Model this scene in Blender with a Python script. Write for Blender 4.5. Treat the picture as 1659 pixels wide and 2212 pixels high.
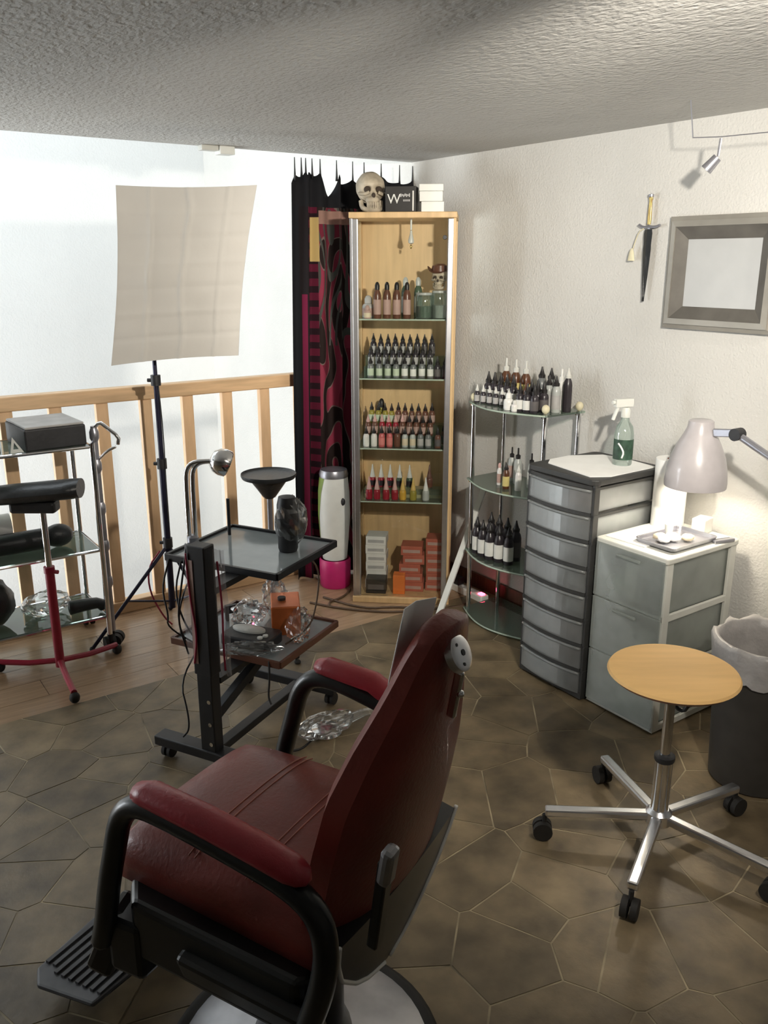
import bpy, bmesh, math, random
from mathutils import Vector, Matrix, noise as mnoise
random.seed(7)
R = math.radians
scene = bpy.context.scene
for o in list(bpy.data.objects): bpy.data.objects.remove(o)
COL = scene.collection

# ------------------------------------------------------------------ camera, world, lights, exposure
PHI = R(34.7)                       # the room's axes: p along the railing, q along the right wall
CP, SP = math.cos(PHI), math.sin(PHI)
def W(p, q, z=0.0): return Vector((p*CP - q*SP, p*SP + q*CP, z))

cam = bpy.data.cameras.new('camera'); cam.sensor_fit = 'HORIZONTAL'; cam.sensor_width = 36
cam.lens = 36*1850/1659; cam.clip_start = .05
camo = bpy.data.objects.new('camera', cam); COL.objects.link(camo)
camo.location = (0, 0, 1.6); camo.rotation_euler = (R(90-16.3), 0, 0)
scene.camera = camo

wd = bpy.data.worlds.new('world'); scene.world = wd; wd.use_nodes = True
wd.node_tree.nodes['Background'].inputs[0].default_value = (.75, .85, 1, 1)
wd.node_tree.nodes['Background'].inputs[1].default_value = .05

def area(name, loc, target, sx, sy, power, col):
    l = bpy.data.lights.new(name, 'AREA'); l.shape = 'RECTANGLE'; l.size = sx; l.size_y = sy
    l.energy = power; l.color = col
    o = bpy.data.objects.new(name, l); COL.objects.link(o); o.location = loc
    o.rotation_euler = (Vector(target)-Vector(loc)).to_track_quat('-Z', 'Y').to_euler(); return o
# daylight: a roof window over the stair void and a tall window in the void's left wall
area('skylight_daylight', W(.6, 5.2, 3.86), W(.6, 5.2, 0), 3.4, 1.5, 52, (.86, .94, 1))
area('void_window_daylight', W(-2.48, 5.0, .2), W(2, 5.6, .0), 1.5, 2.8, 235, (.90, .96, 1))

vs = scene.view_settings
vs.view_transform = 'Standard'; vs.look = 'None'; vs.gamma = 1; vs.use_curve_mapping = False
vs.exposure = 0.0

# ------------------------------------------------------------------ materials
def nodes(name):
    m = bpy.data.materials.new(name); m.use_nodes = True
    nt = m.node_tree; b = nt.nodes['Principled BSDF']; return m, nt, b
def N(nt, t, **kw):
    n = nt.nodes.new(t)
    for k, v in kw.items(): setattr(n, k, v)
    return n
def c4(c): return (c[0], c[1], c[2], 1)
def mat(name, col, rough=.5, metal=0, var=.12, scale=14, bump=0, bscale=60, trans=0, alpha=1, coat=0, spec=.5, rand=0, stretch=None, detail=3):
    m, nt, b = nodes(name); L = nt.links.new
    tc = N(nt, 'ShaderNodeTexCoord'); src = tc.outputs['Object']
    if stretch:
        mp = N(nt, 'ShaderNodeMapping'); mp.inputs['Scale'].default_value = stretch; L(src, mp.inputs[0]); src = mp.outputs[0]
    nz = N(nt, 'ShaderNodeTexNoise'); nz.inputs['Scale'].default_value = scale; nz.inputs['Detail'].default_value = detail; L(src, nz.inputs[0])
    rp = N(nt, 'ShaderNodeValToRGB'); L(nz.outputs[0], rp.inputs[0])
    rp.color_ramp.elements[0].position = .3; rp.color_ramp.elements[1].position = .7
    rp.color_ramp.elements[0].color = c4([max(0, x*(1-var)) for x in col]); rp.color_ramp.elements[1].color = c4([min(1, x*(1+var)) for x in col])
    out = rp.outputs[0]
    if rand:
        oi = N(nt, 'ShaderNodeObjectInfo'); hs = N(nt, 'ShaderNodeHueSaturation')
        mr = N(nt, 'ShaderNodeMapRange'); mr.inputs[3].default_value = 1-rand; mr.inputs[4].default_value = 1+rand
        L(oi.outputs['Random'], mr.inputs[0]); L(mr.outputs[0], hs.inputs['Value']); L(out, hs.inputs['Color']); out = hs.outputs[0]
    L(out, b.inputs['Base Color'])
    b.inputs['Roughness'].default_value = rough; b.inputs['Metallic'].default_value = metal
    b.inputs['Transmission Weight'].default_value = trans; b.inputs['Alpha'].default_value = alpha
    b.inputs['Coat Weight'].default_value = coat; b.inputs['Specular IOR Level'].default_value = spec
    if bump:
        n2 = N(nt, 'ShaderNodeTexNoise'); n2.inputs['Scale'].default_value = bscale; n2.inputs['Detail'].default_value = 4; L(src, n2.inputs[0])
        bp = N(nt, 'ShaderNodeBump'); bp.inputs['Strength'].default_value = bump; bp.inputs['Distance'].default_value = .01
        L(n2.outputs[0], bp.inputs['Height']); L(bp.outputs[0], b.inputs['Normal'])
    return m
def clear(name, tint, gloss=.12, rough=.05, body=0.0, bodycol=(.8, .8, .8)):
    """thin see-through sheet: transparent with a glossy film and a little milky body"""
    m = bpy.data.materials.new(name); m.use_nodes = True; nt = m.node_tree; nt.nodes.clear(); L = nt.links.new
    o = N(nt, 'ShaderNodeOutputMaterial'); t = N(nt, 'ShaderNodeBsdfTransparent'); t.inputs[0].default_value = c4(tint)
    g = N(nt, 'ShaderNodeBsdfGlossy'); g.inputs['Roughness'].default_value = rough; g.inputs[0].default_value = (1, 1, 1, 1)
    fr = N(nt, 'ShaderNodeFresnel'); fr.inputs[0].default_value = 1.45
    ad = N(nt, 'ShaderNodeMath', operation='MULTIPLY_ADD'); ad.inputs[1].default_value = 1.0; ad.inputs[2].default_value = gloss-.04; L(fr.outputs[0], ad.inputs[0])
    x = N(nt, 'ShaderNodeMixShader'); L(ad.outputs[0], x.inputs[0]); L(t.outputs[0], x.inputs[1]); L(g.outputs[0], x.inputs[2])
    last = x
    if body:
        d = N(nt, 'ShaderNodeBsdfDiffuse'); d.inputs[0].default_value = c4(bodycol)
        tr = N(nt, 'ShaderNodeBsdfTranslucent'); tr.inputs[0].default_value = c4(bodycol)
        h = N(nt, 'ShaderNodeMixShader'); h.inputs[0].default_value = .5; L(d.outputs[0], h.inputs[1]); L(tr.outputs[0], h.inputs[2])
        y = N(nt, 'ShaderNodeMixShader'); y.inputs[0].default_value = body
        tc = N(nt, 'ShaderNodeTexCoord'); nz = N(nt, 'ShaderNodeTexNoise'); nz.inputs['Scale'].default_value = 9; L(tc.outputs['Object'], nz.inputs[0])
        mr = N(nt, 'ShaderNodeMapRange'); mr.inputs[1].default_value = .3; mr.inputs[2].default_value = .7; mr.inputs[3].default_value = body*.8; mr.inputs[4].default_value = min(1, body*1.2)
        L(nz.outputs[0], mr.inputs[0]); L(mr.outputs[0], y.inputs[0])
        L(x.outputs[0], y.inputs[1]); L(h.outputs[0], y.inputs[2]); last = y
    L(last.outputs[0], o.inputs[0]); return m
def glow(name, col, s):
    m, nt, b = nodes(name); b.inputs['Emission Color'].default_value = c4(col); b.inputs['Emission Strength'].default_value = s
    b.inputs['Base Color'].default_value = c4(col); return m

K = {}
K['wall'] = mat('wall_plaster', (.66, .645, .61), .9, var=.03, scale=3, bump=.35, bscale=110)
K['ceil'] = mat('ceiling_plaster', (.52, .51, .485), .95, var=.04, scale=4, bump=.9, bscale=75, stretch=(1, .55, 1))
K['voidwall'] = mat('void_wall_plaster', (.83, .84, .83), .9, var=.02, scale=2, bump=.2, bscale=90)
K['dimwall'] = mat('rear_wall_plaster', (.30, .28, .25), .9, var=.04, scale=3, bump=.3)  # unseen walls, coloured dark to keep the foreground dim
K['plank'] = mat('laminate_plank', (.36, .235, .14), .33, var=.18, scale=5, rand=.12, stretch=(1.2, 14, 1), bump=.05, coat=.15)
K['sub'] = mat('floor_slab', (.10, .065, .04), .8)
K['stone'] = mat('slate_print', (.175, .130, .074), .45, var=.45, scale=8, rand=.22, bump=.12, bscale=45, detail=6)
K['joint'] = mat('pale_joint', (.34, .28, .18), .6, var=.55, scale=7)
K['base'] = mat('brown_baseboard', (.12, .055, .03), .45, var=.25, scale=8, stretch=(1, 12, 1))
K['pine'] = mat('pine_railing', (.68, .45, .26), .5, var=.16, scale=6, stretch=(3, 3, .6), bump=.05, rand=.06)
K['pineh'] = mat('pine_handrail', (.66, .44, .25), .5, var=.2, scale=5, stretch=(.7, 6, 6), bump=.05)
K['beech'] = mat('beech_board', (.62, .42, .21), .45, var=.12, scale=4, stretch=(8, 8, .8))
K['alu'] = mat('brushed_aluminium', (.78, .78, .80), .28, 1, var=.05, scale=30)
K['chrome'] = mat('chrome', (.85, .85, .86), .09, 1, var=.03)
K['steel'] = mat('grey_steel', (.38, .38, .42), .35, .8, var=.1)
K['black'] = mat('black_paint', (.012, .012, .014), .42, var=.2)
K['blackp'] = mat('black_plastic', (.02, .02, .022), .5, var=.25, bump=.1)
K['blackv'] = mat('black_vinyl', (.018, .02, .022), .38, var=.25, bump=.15, bscale=90)
K['rubber'] = mat('dark_rubber', (.018, .016, .014), .7, var=.2)
K['pole'] = mat('dark_blue_black_tube', (.02, .02, .045), .35, .3, var=.2)
K['redmetal'] = mat('crimson_enamel', (.34, .012, .04), .35, var=.1, coat=.3)
K['redvinyl'] = mat('oxblood_vinyl', (.20, .030, .020), .40, var=.22, scale=7, bump=.12, bscale=120, coat=.08)
K['redpad'] = mat('red_arm_pad_vinyl', (.36, .032, .045), .34, var=.15, scale=9, bump=.1, bscale=120)
K['seam'] = mat('pale_stitching', (.36, .13, .09), .6, var=.2)
K['whitepipe'] = mat('white_piping', (.85, .84, .8), .4, var=.04)
K['blackshell'] = mat('black_chair_frame', (.010, .011, .011), .33, var=.3, coat=.15)
K['plate'] = mat('cast_aluminium', (.42, .42, .44), .42, .9, var=.15)
K['footplate'] = mat('dark_cast_plate', (.10, .10, .105), .55, .6, var=.2)
K['seatwood'] = mat('honey_plywood', (.84, .53, .22), .6, var=.07, scale=3, stretch=(1, 9, 1), spec=.25)
K['seatedge'] = mat('plywood_edge', (.33, .11, .04), .5, var=.25, scale=6, stretch=(1, 1, 30))
K['glass'] = clear('clear_glass', (.97, .98, .97), .05, .02)
K['shelfglass'] = clear('green_glass_shelf', (.80, .90, .84), .07, .03, .10, (.55, .68, .58))
K['glassedge'] = mat('glass_edge', (.50, .60, .50), .2, var=.1, alpha=.8)
K['frosted'] = clear('frosted_drawer_plastic', (.80, .82, .82), .06, .35, .24, (.82, .84, .84))
K['frostw'] = clear('milky_drawer_plastic', (.86, .88, .86), .05, .4, .26, (.80, .84, .80))
K['unitw'] = mat('pale_grey_plastic', (.62, .62, .57), .45, var=.05)
K['chestb'] = mat('dark_grey_plastic', (.035, .035, .034), .5, var=.15)
K['film'] = clear('crinkled_film', (.96, .97, .97), .15, .07, .05, (.85, .85, .85))
K['sleeve'] = clear('cable_sleeve_film', (.92, .92, .94), .12, .15, .22, (.75, .72, .76))
K['paper'] = mat('white_paper', (.88, .88, .86), .8, var=.03)
K['linen'] = mat('grey_diffuser_cloth', (.60, .575, .535), .8, var=.03, scale=5, bump=.1, bscale=30)
K['bag'] = mat('grey_bin_bag', (.42, .40, .39), .35, var=.15, bump=.6, bscale=25)
K['binbody'] = mat('dark_bin', (.05, .045, .04), .5, var=.15)
K['lampgrey'] = mat('grey_lamp_enamel', (.47, .44, .45), .3, var=.06, scale=20, coat=.3)
K['lampin'] = mat('white_lamp_inside', (.85, .84, .8), .4, var=.02)
K['bulb'] = glow('lit_bulb', (1, .93, .8), 30)
K['led'] = glow('red_indicator', (1, .05, .12), 14)
K['bone'] = mat('aged_bone', (.42, .36, .27), .65, var=.35, scale=18, bump=.4, bscale=40)
K['socket'] = mat('hollow_shade', (.05, .035, .025), .9, var=.3)  # shade of the skull's hollows, put into the colour
K['frame'] = mat('pewter_frame', (.36, .34, .30), .4, .35, var=.12, scale=8)
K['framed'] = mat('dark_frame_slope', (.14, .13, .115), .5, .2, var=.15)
K['mount'] = mat('white_picture', (.45, .45, .44), .35, var=.03)
K['gold'] = mat('brass_hilt', (.55, .40, .15), .35, .8, var=.15)
K['copper'] = mat('copper_casing', (.75, .20, .06), .3, .55, var=.2, scale=9)
K['tray'] = mat('smoked_glass_tray', (.30, .335, .35), .10, var=.06)  # base lightened to grey-blue: the bright void's reflection is in the colour
K['pink'] = mat('pink_plastic', (.55, .02, .16), .4, var=.1)
K['lime'] = mat('green_plastic', (.22, .32, .06), .5, var=.15)
K['white'] = mat('white_plastic', (.74, .75, .71), .45, var=.05)
K['cream'] = mat('cream_plastic', (.72, .66, .46), .5, var=.08)
K['card'] = mat('white_card', (.72, .70, .66), .7, var=.05)
K['redcard'] = mat('red_card', (.42, .10, .06), .6, var=.12)
K['orangecard'] = mat('orange_card', (.80, .20, .03), .55, var=.08)
K['blackcard'] = mat('black_card', (.02, .018, .016), .5, var=.2)
K['cablebr'] = mat('brown_cable', (.10, .06, .035), .55, var=.2)
K['cableb'] = mat('black_cable', (.012, .011, .012), .5, var=.2)
K['cabler'] = mat('red_cable', (.30, .02, .05), .5, var=.15)

# bottle colours
def bcol(n, c, r=.3, **k): K[n] = mat(n, c, r, var=k.pop('var', .12), **k)
bcol('b_dark', (.03, .025, .03)); bcol('b_brown', (.13, .055, .035)); bcol('b_grey', (.16, .17, .17)); bcol('b_amber', (.10, .035, .012), coat=.3)
bcol('b_red', (.30, .015, .03)); bcol('b_yellow', (.62, .36, .05)); bcol('b_olive', (.30, .25, .04)); bcol('b_white', (.72, .70, .68)); bcol('b_green', (.06, .10, .06))
bcol('b_rose', (.50, .12, .12)); bcol('b_clear', (.42, .44, .42))
bcol('l_white', (.72, .72, .68), .6); bcol('l_grey', (.40, .39, .38), .6); bcol('l_rose', (.62, .20, .18), .6); bcol('l_cream', (.62, .53, .38), .6)
bcol('l_mint', (.50, .58, .44), .6); bcol('l_pinkish', (.42, .28, .24), .6); bcol('l_dark', (.10, .09, .09), .6); bcol('l_yellow', (.62, .52, .20), .6)
bcol('c_black', (.014, .012, .012), .4); bcol('c_clear', (.62, .62, .58), .3); bcol('c_white', (.78, .78, .75), .4); bcol('c_pink', (.60, .36, .33), .4); bcol('c_yellow', (.62, .42, .12), .4)

def curtain_mat():
    m, nt, b = nodes('printed_curtain'); L = nt.links.new
    uv = N(nt, 'ShaderNodeUVMap')
    sp = N(nt, 'ShaderNodeSeparateXYZ'); L(uv.outputs[0], sp.inputs[0])
    def math_(op, a, c, d=None):
        n = N(nt, 'ShaderNodeMath', operation=op)
        for i, v in enumerate((a, c, d)):
            if v is None: continue
            if isinstance(v, (int, float)): n.inputs[i].default_value = v
            else: L(v, n.inputs[i])
        return n.outputs[0]
    def mix(f, a, c):
        n = N(nt, 'ShaderNodeMix', data_type='RGBA'); L(f, n.inputs[0])
        for i, v in ((6, a), (7, c)):
            if isinstance(v, tuple): n.inputs[i].default_value = c4(v)
            else: L(v, n.inputs[i])
        return n.outputs[2]
    X, Z = sp.outputs[0], sp.outputs[1]      # metres across the cloth, metres above the floor
    nz = N(nt, 'ShaderNodeTexNoise'); nz.inputs['Scale'].default_value = 3.0; nz.inputs['Detail'].default_value = .6
    mp = N(nt, 'ShaderNodeMapping'); mp.inputs['Scale'].default_value = (3.4, .85, 1); L(uv.outputs[0], mp.inputs[0]); L(mp.outputs[0], nz.inputs[0])
    # interlaced bands: contour lines of a smooth noise
    w = math_('SINE', math_('MULTIPLY', nz.outputs[0], 30), 0)
    band = math_('GREATER_THAN', w, -.15); edge = math_('LESS_THAN', math_('ABSOLUTE', math_('ADD', w, .15), 0), .12)
    n2 = N(nt, 'ShaderNodeTexNoise'); n2.inputs['Scale'].default_value = 2.1; n2.inputs['Detail'].default_value = 0; L(mp.outputs[0], n2.inputs[0])
    tone = math_('GREATER_THAN', n2.outputs[0], .52)
    pinkish = mix(tone, (.22, .030, .055), (.13, .016, .030))
    field = mix(band, pinkish, (.018, .011, .010))
    field = mix(edge, field, (.15, .10, .09))
    # grey ribbons in the upper half
    grey = math_('MULTIPLY', math_('GREATER_THAN', math_('SINE', math_('MULTIPLY', n2.outputs[0], 60), 0), .55), math_('GREATER_THAN', Z, 1.2))
    field = mix(grey, field, (.06, .062, .055))
    # border: black selvage, crimson line, chain of dark rings
    ring = math_('GREATER_THAN', math_('SINE', math_('MULTIPLY', Z, 95), 0), .1)
    chain = mix(ring, (.085, .008, .022), (.016, .006, .009))
    inb = math_('LESS_THAN', X, .140); field = mix(inb, field, chain)
    field = mix(math_('LESS_THAN', X, .065), field, (.012, .009, .010))
    field = mix(math_('MULTIPLY', math_('MULTIPLY', math_('GREATER_THAN', X, .036), math_('LESS_THAN', X, .055)), math_('LESS_THAN', Z, 1.45)), field, (.13, .010, .035))
    field = mix(math_('LESS_THAN', X, .030), field, (.010, .011, .014))
    g1 = math_('MULTIPLY', math_('MULTIPLY', math_('GREATER_THAN', X, .085), math_('LESS_THAN', X, .145)), math_('MULTIPLY', math_('GREATER_THAN', Z, 1.60), math_('LESS_THAN', Z, 1.80)))
    g2 = math_('MULTIPLY', math_('MULTIPLY', math_('GREATER_THAN', X, .075), math_('LESS_THAN', X, .10)), math_('MULTIPLY', math_('GREATER_THAN', Z, .62), math_('LESS_THAN', Z, .80)))
    field = mix(math_('MAXIMUM', g1, g2), field, (.42, .30, .12))
    rosy = math_('MULTIPLY', math_('MULTIPLY', math_('GREATER_THAN', Z, 1.77), math_('LESS_THAN', Z, 1.83)), math_('GREATER_THAN', X, .145))
    field = mix(rosy, field, (.26, .15, .12))
    field = mix(math_('GREATER_THAN', Z, 1.845), field, (.011, .011, .013))
    L(field, b.inputs['Base Color']); b.inputs['Roughness'].default_value = .85; b.inputs['Specular IOR Level'].default_value = .15
    return m
K['curtain'] = curtain_mat()

# ------------------------------------------------------------------ mesh builder
class MB:
    def __init__(s): s.v = []; s.f = []
    def add(s, vs_, fs):
        o = len(s.v); s.v += [tuple(x) for x in vs_]; s.f += [tuple(i+o for i in f) for f in fs]; return s
    def box(s, c, d, rz=0, m=None):
        h = [x/2 for x in d]; pts = []
        for z in (-h[2], h[2]):
            for x, y in ((-h[0], -h[1]), (h[0], -h[1]), (h[0], h[1]), (-h[0], h[1])):
                p = Vector((x, y, z))
                if rz: p = Matrix.Rotation(rz, 3, 'Z') @ p
                if m: p = m @ p
                pts.append(p+Vector(c))
        return s.add(pts, [(0, 3, 2, 1), (4, 5, 6, 7), (0, 1, 5, 4), (1, 2, 6, 5), (2, 3, 7, 6), (3, 0, 4, 7)])
    def bb(s, x0, x1, y0, y1, z0, z1): return s.box(((x0+x1)/2, (y0+y1)/2, (z0+z1)/2), (x1-x0, y1-y0, z1-z0))
    def cyl(s, a, b_, r0, r1=None, n=14, cap=True):
        a = Vector(a); b_ = Vector(b_); r1 = r0 if r1 is None else r1
        q = (b_-a).to_track_quat('Z', 'Y') if (b_-a).length > 1e-9 else Matrix.Identity(3).to_quaternion()
        pts = []
        for c, r in ((a, r0), (b_, r1)):
            for i in range(n):
                t = 2*math.pi*i/n; pts.append(c + q @ Vector((r*math.cos(t), r*math.sin(t), 0)))
        fs = [(i, (i+1) % n, n+(i+1) % n, n+i) for i in range(n)]
        if cap: fs += [tuple(range(n-1, -1, -1)), tuple(range(n, 2*n))]
        return s.add(pts, fs)
    def bar(s, a, b_, w, h):
        """rectangular bar from a to b: w sideways, h up"""
        a = Vector(a); b_ = Vector(b_); d = (b_-a).normalized()
        up = Vector((0, 0, 1)) if abs(d.z) < .95 else Vector((0, 1, 0))
        sd = d.cross(up).normalized(); u = sd.cross(d).normalized(); pts = []
        for c in (a, b_):
            for i, j in ((-1, -1), (1, -1), (1, 1), (-1, 1)): pts.append(c + sd*(i*w/2) + u*(j*h/2))
        return s.add(pts, [(0, 3, 2, 1), (4, 5, 6, 7), (0, 1, 5, 4), (1, 2, 6, 5), (2, 3, 7, 6), (3, 0, 4, 7)])
    def tube(s, path, r, n=8, smooth=0, cap=True, flat=1.0):
        P = [Vector(p) for p in path]
        for _ in range(smooth):
            Q = [P[0]]
            for i in range(len(P)-1): Q += [P[i]*.75+P[i+1]*.25, P[i]*.25+P[i+1]*.75]
            P = Q+[P[-1]]
        rs = r if isinstance(r, (list, tuple)) else [r]*len(P)
        if len(rs) != len(P): rs = [rs[0]+(rs[-1]-rs[0])*i/(len(P)-1) for i in range(len(P))]
        pts = []; ref = None
        for i, p in enumerate(P):
            d = (P[min(i+1, len(P)-1)]-P[max(i-1, 0)]).normalized()
            if ref is None:
                ref = Vector((0, 0, 1)) if abs(d.z) < .9 else Vector((1, 0, 0))
            sd = d.cross(ref).normalized(); u = sd.cross(d).normalized(); ref = u
            for k in range(n):
                t = 2*math.pi*k/n; pts.append(p + (sd*math.cos(t) + u*math.sin(t)*flat)*rs[i])
        m = len(P); fs = [(i*n+k, i*n+(k+1) % n, (i+1)*n+(k+1) % n, (i+1)*n+k) for i in range(m-1) for k in range(n)]
        if cap: fs += [tuple(range(n-1, -1, -1)), tuple(range((m-1)*n, m*n))]
        return s.add(pts, fs)
    def lathe(s, prof, n=20, c=(0, 0, 0), close=True, sx=1, sy=1):
        pts = []
        for r, z in prof:
            for k in range(n):
                t = 2*math.pi*k/n; pts.append((c[0]+r*math.cos(t)*sx, c[1]+r*math.sin(t)*sy, c[2]+z))
        m = len(prof); fs = [(i*n+k, i*n+(k+1) % n, (i+1)*n+(k+1) % n, (i+1)*n+k) for i in range(m-1) for k in range(n)]
        if close: fs += [tuple(range(n-1, -1, -1)), tuple(range((m-1)*n, m*n))]
        return s.add(pts, fs)
    def ell(s, c, r, n=16, m=10, fn=None):
        pts = []; fs = []
        for i in range(m+1):
            a = math.pi*i/m
            for k in range(n):
                t = 2*math.pi*k/n; d = Vector((math.sin(a)*math.cos(t), math.sin(a)*math.sin(t), math.cos(a)))
                f_ = fn(d) if fn else 1
                pts.append((c[0]+d.x*r[0]*f_, c[1]+d.y*r[1]*f_, c[2]+d.z*r[2]*f_))
        for i in range(m):
            for k in range(n): fs.append((i*n+k, (i+1)*n+k, (i+1)*n+(k+1) % n, i*n+(k+1) % n))
        return s.add(pts, fs)
    def prism(s, outline, z0, z1):
        n = len(outline); pts = [(x, y, z0) for x, y in outline]+[(x, y, z1) for x, y in outline]
        return s.add(pts, [tuple(range(n-1, -1, -1)), tuple(range(n, 2*n))]+[(i, (i+1) % n, n+(i+1) % n, n+i) for i in range(n)])
    def build(s, name, m, parent=None, smooth=False, bevel=0, seg=2, sub=0, rz=0, loc=None):
        me = bpy.data.meshes.new(name); me.from_pydata(s.v, [], s.f); me.update()
        bm = bmesh.new(); bm.from_mesh(me); bmesh.ops.remove_doubles(bm, verts=bm.verts, dist=1e-6); bmesh.ops.recalc_face_normals(bm, faces=bm.faces); bm.to_mesh(me); bm.free()
        me.materials.append(K[m] if isinstance(m, str) else m)
        o = bpy.data.objects.new(name, me); COL.objects.link(o)
        if parent: o.parent = parent
        if loc is not None: o.location = loc
        if rz: o.rotation_euler.z = rz
        if smooth:
            for p in me.polygons: p.use_smooth = True
            if smooth == 'auto':
                es = o.modifiers.new('es', 'EDGE_SPLIT'); es.split_angle = R(38)
        if bevel:
            b_ = o.modifiers.new('bevel', 'BEVEL'); b_.width = bevel; b_.segments = seg; b_.limit_method = 'ANGLE'
        if sub:
            d = o.modifiers.new('sub', 'SUBSURF'); d.levels = sub; d.render_levels = sub
        return o
def tag(o, label, cat, group=None):
    o['label'] = label; o['category'] = cat
    if group: o['group'] = group
    return o
def thing(name, label, cat, loc=(0, 0, 0), rz=0, group=None):
    o = bpy.data.objects.new(name, None); COL.objects.link(o); o.empty_display_size = .05
    o.location = loc; o.rotation_euler = (0, 0, rz); return tag(o, label, cat, group)
def struct(o): o['kind'] = 'structure'; return o
def copy_of(src, parent):
    c = src.copy(); COL.objects.link(c); c.parent = parent; return c

# ------------------------------------------------------------------ the room
PW = 2.73; CZ = 2.075; QE = 3.70; QF = 3.90      # right wall, ceiling height, ceiling edge, floor edge
struct(MB().bb(-2.5, PW, -1.7, QF, -.28, -.012).build('floor', 'sub', rz=PHI))
floor = bpy.data.objects['floor']
qw = .146; row = 0; q = QF
while q > 3.0:
    x = -2.5 + (row*.47 % 1.25) - 1.25
    while x < PW:
        x0, x1 = max(x, -2.5), min(x+1.25, PW)
        if x1-x0 > .03: MB().bb(x0+.001, x1-.001, q-qw+.001, q-.001, -.012, 0).build('plank', 'plank', floor)
        x += 1.25
    q -= qw; row += 1
# stone-patterned covering laid over the planks, cut straight along the railing side
QS = 3.035
sf = struct(MB().bb(-2.5, PW, -1.7, QS, -.012 if False else .0, .0035).build('stone_floor', 'joint', rz=PHI))
def voronoi(pts, i, bounds):
    (x0, x1, y0, y1) = bounds; poly = [(x0, y0), (x1, y0), (x1, y1), (x0, y1)]; a = pts[i]
    for j, b_ in enumerate(pts):
        if j == i or abs(a[0]-b_[0]) > .8 or abs(a[1]-b_[1]) > .8: continue
        mx, my = (a[0]+b_[0])/2, (a[1]+b_[1])/2; nx, ny = b_[0]-a[0], b_[1]-a[1]; L_ = math.hypot(nx, ny)
        mx -= nx/L_*.0026; my -= ny/L_*.0026
        new = []
        for k in range(len(poly)):
            p, r = poly[k], poly[(k+1) % len(poly)]
            dp = (p[0]-mx)*nx+(p[1]-my)*ny; dr = (r[0]-mx)*nx+(r[1]-my)*ny
            if dp <= 0: new.append(p)
            if dp*dr < 0:
                t = dp/(dp-dr); new.append((p[0]+(r[0]-p[0])*t, p[1]+(r[1]-p[1])*t))
        poly = new
        if len(poly) < 3: return poly
    return poly
rs = random.Random(11); seeds = []
gx = .215; yy = -1.65; k = 0
while yy < QS:
    xx = -2.45 + (gx/2 if k % 2 else 0)
    while xx < PW:
        seeds.append((xx+rs.uniform(-.13, .13), yy+rs.uniform(-.13, .13))); xx += gx
    yy += gx*.93; k += 1
seeds = [s for s in seeds if -2.5 < s[0] < PW and -1.7 < s[1] < QS]
cand = []
for i, s in enumerate(seeds):
    w = W(*s); d = math.hypot(w.x, w.y)
    if w.y > 1.15 and abs(w.x) < .52*w.y+.25: cand.append((d, i))
cand.sort(); own = set(i for _, i in cand[:290]); rest = MB()
for i, s in enumerate(seeds):
    poly = voronoi(seeds, i, (-2.5, PW, -1.7, QS-.002))
    if len(poly) < 3: continue
    if i in own: MB().prism(poly, .0035, .0050+rs.uniform(-.0004, .0004)).build('stone', 'stone', sf)
    else: rest.prism(poly, .0035, .005)
r_ = rest.build('stone_remainder', 'stone', sf); r_['kind'] = 'stuff'

struct(MB().bb(PW, PW+.15, -1.7, 6.4, -2.7, 4.0).build('wall_right', 'wall', rz=PHI))
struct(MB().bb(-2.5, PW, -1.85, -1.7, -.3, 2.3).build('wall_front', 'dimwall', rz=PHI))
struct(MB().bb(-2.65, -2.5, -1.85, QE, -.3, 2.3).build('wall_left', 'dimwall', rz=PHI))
struct(MB().bb(-2.65, PW+.15, -1.85, QE, CZ, CZ+.22).build('ceiling', 'ceil', rz=PHI))
# the stair void beyond the railing
struct(MB().bb(-2.65, PW, 6.25, 6.4, -2.7, 4.0).build('wall_back', 'voidwall', rz=PHI))
wl = MB()
wl.bb(-2.65, -2.5, QE+.01, 4.1, -2.7, 4.0); wl.bb(-2.65, -2.5, 5.9, 6.25, -2.7, 4.0); wl.bb(-2.65, -2.5, 4.1, 5.9, 2.5, 4.0); wl.bb(-2.65, -2.5, 4.1, 5.9, -2.7, -1.3)
struct(wl.build('wall_void_left', 'voidwall', rz=PHI))
struct(MB().bb(-2.65, PW, QE, QE+.12, CZ+.22, 4.0).build('wall_void_upper', 'voidwall', rz=PHI))
struct(MB().bb(-2.65, PW, QE, 6.25, -2.8, -2.7).build('floor_below', 'plank', rz=PHI))
rf = MB(); rf.bb(-2.65, PW+.15, QE, 4.4, 4.0, 4.15); rf.bb(-2.65, PW+.15, 6.0, 6.4, 4.0, 4.15); rf.bb(-2.65, -1.2, 4.4, 6.0, 4.0, 4.15); rf.bb(2.4, PW+.15, 4.4, 6.0, 4.0, 4.15)
struct(rf.build('ceiling_void', 'voidwall', rz=PHI))
w1 = struct(bpy.data.objects.new('window_1', None)); COL.objects.link(w1); w1.rotation_euler.z = PHI
MB().bb(-1.2, 2.4, 4.4, 6.0, 4.06, 4.07).build('window_pane', 'glass', w1)
fm = MB(); fm.bb(-1.2, 2.4, 4.4, 4.45, 4.0, 4.08); fm.bb(-1.2, 2.4, 5.95, 6.0, 4.0, 4.08); fm.bb(.57, .63, 4.4, 6, 4.0, 4.08); fm.build('window_frame', 'white', w1)
w2 = struct(bpy.data.objects.new('window_2', None)); COL.objects.link(w2); w2.rotation_euler.z = PHI
MB().bb(-2.58, -2.57, 4.1, 5.9, -1.3, 2.5).build('window_pane', 'glass', w2)
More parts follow.
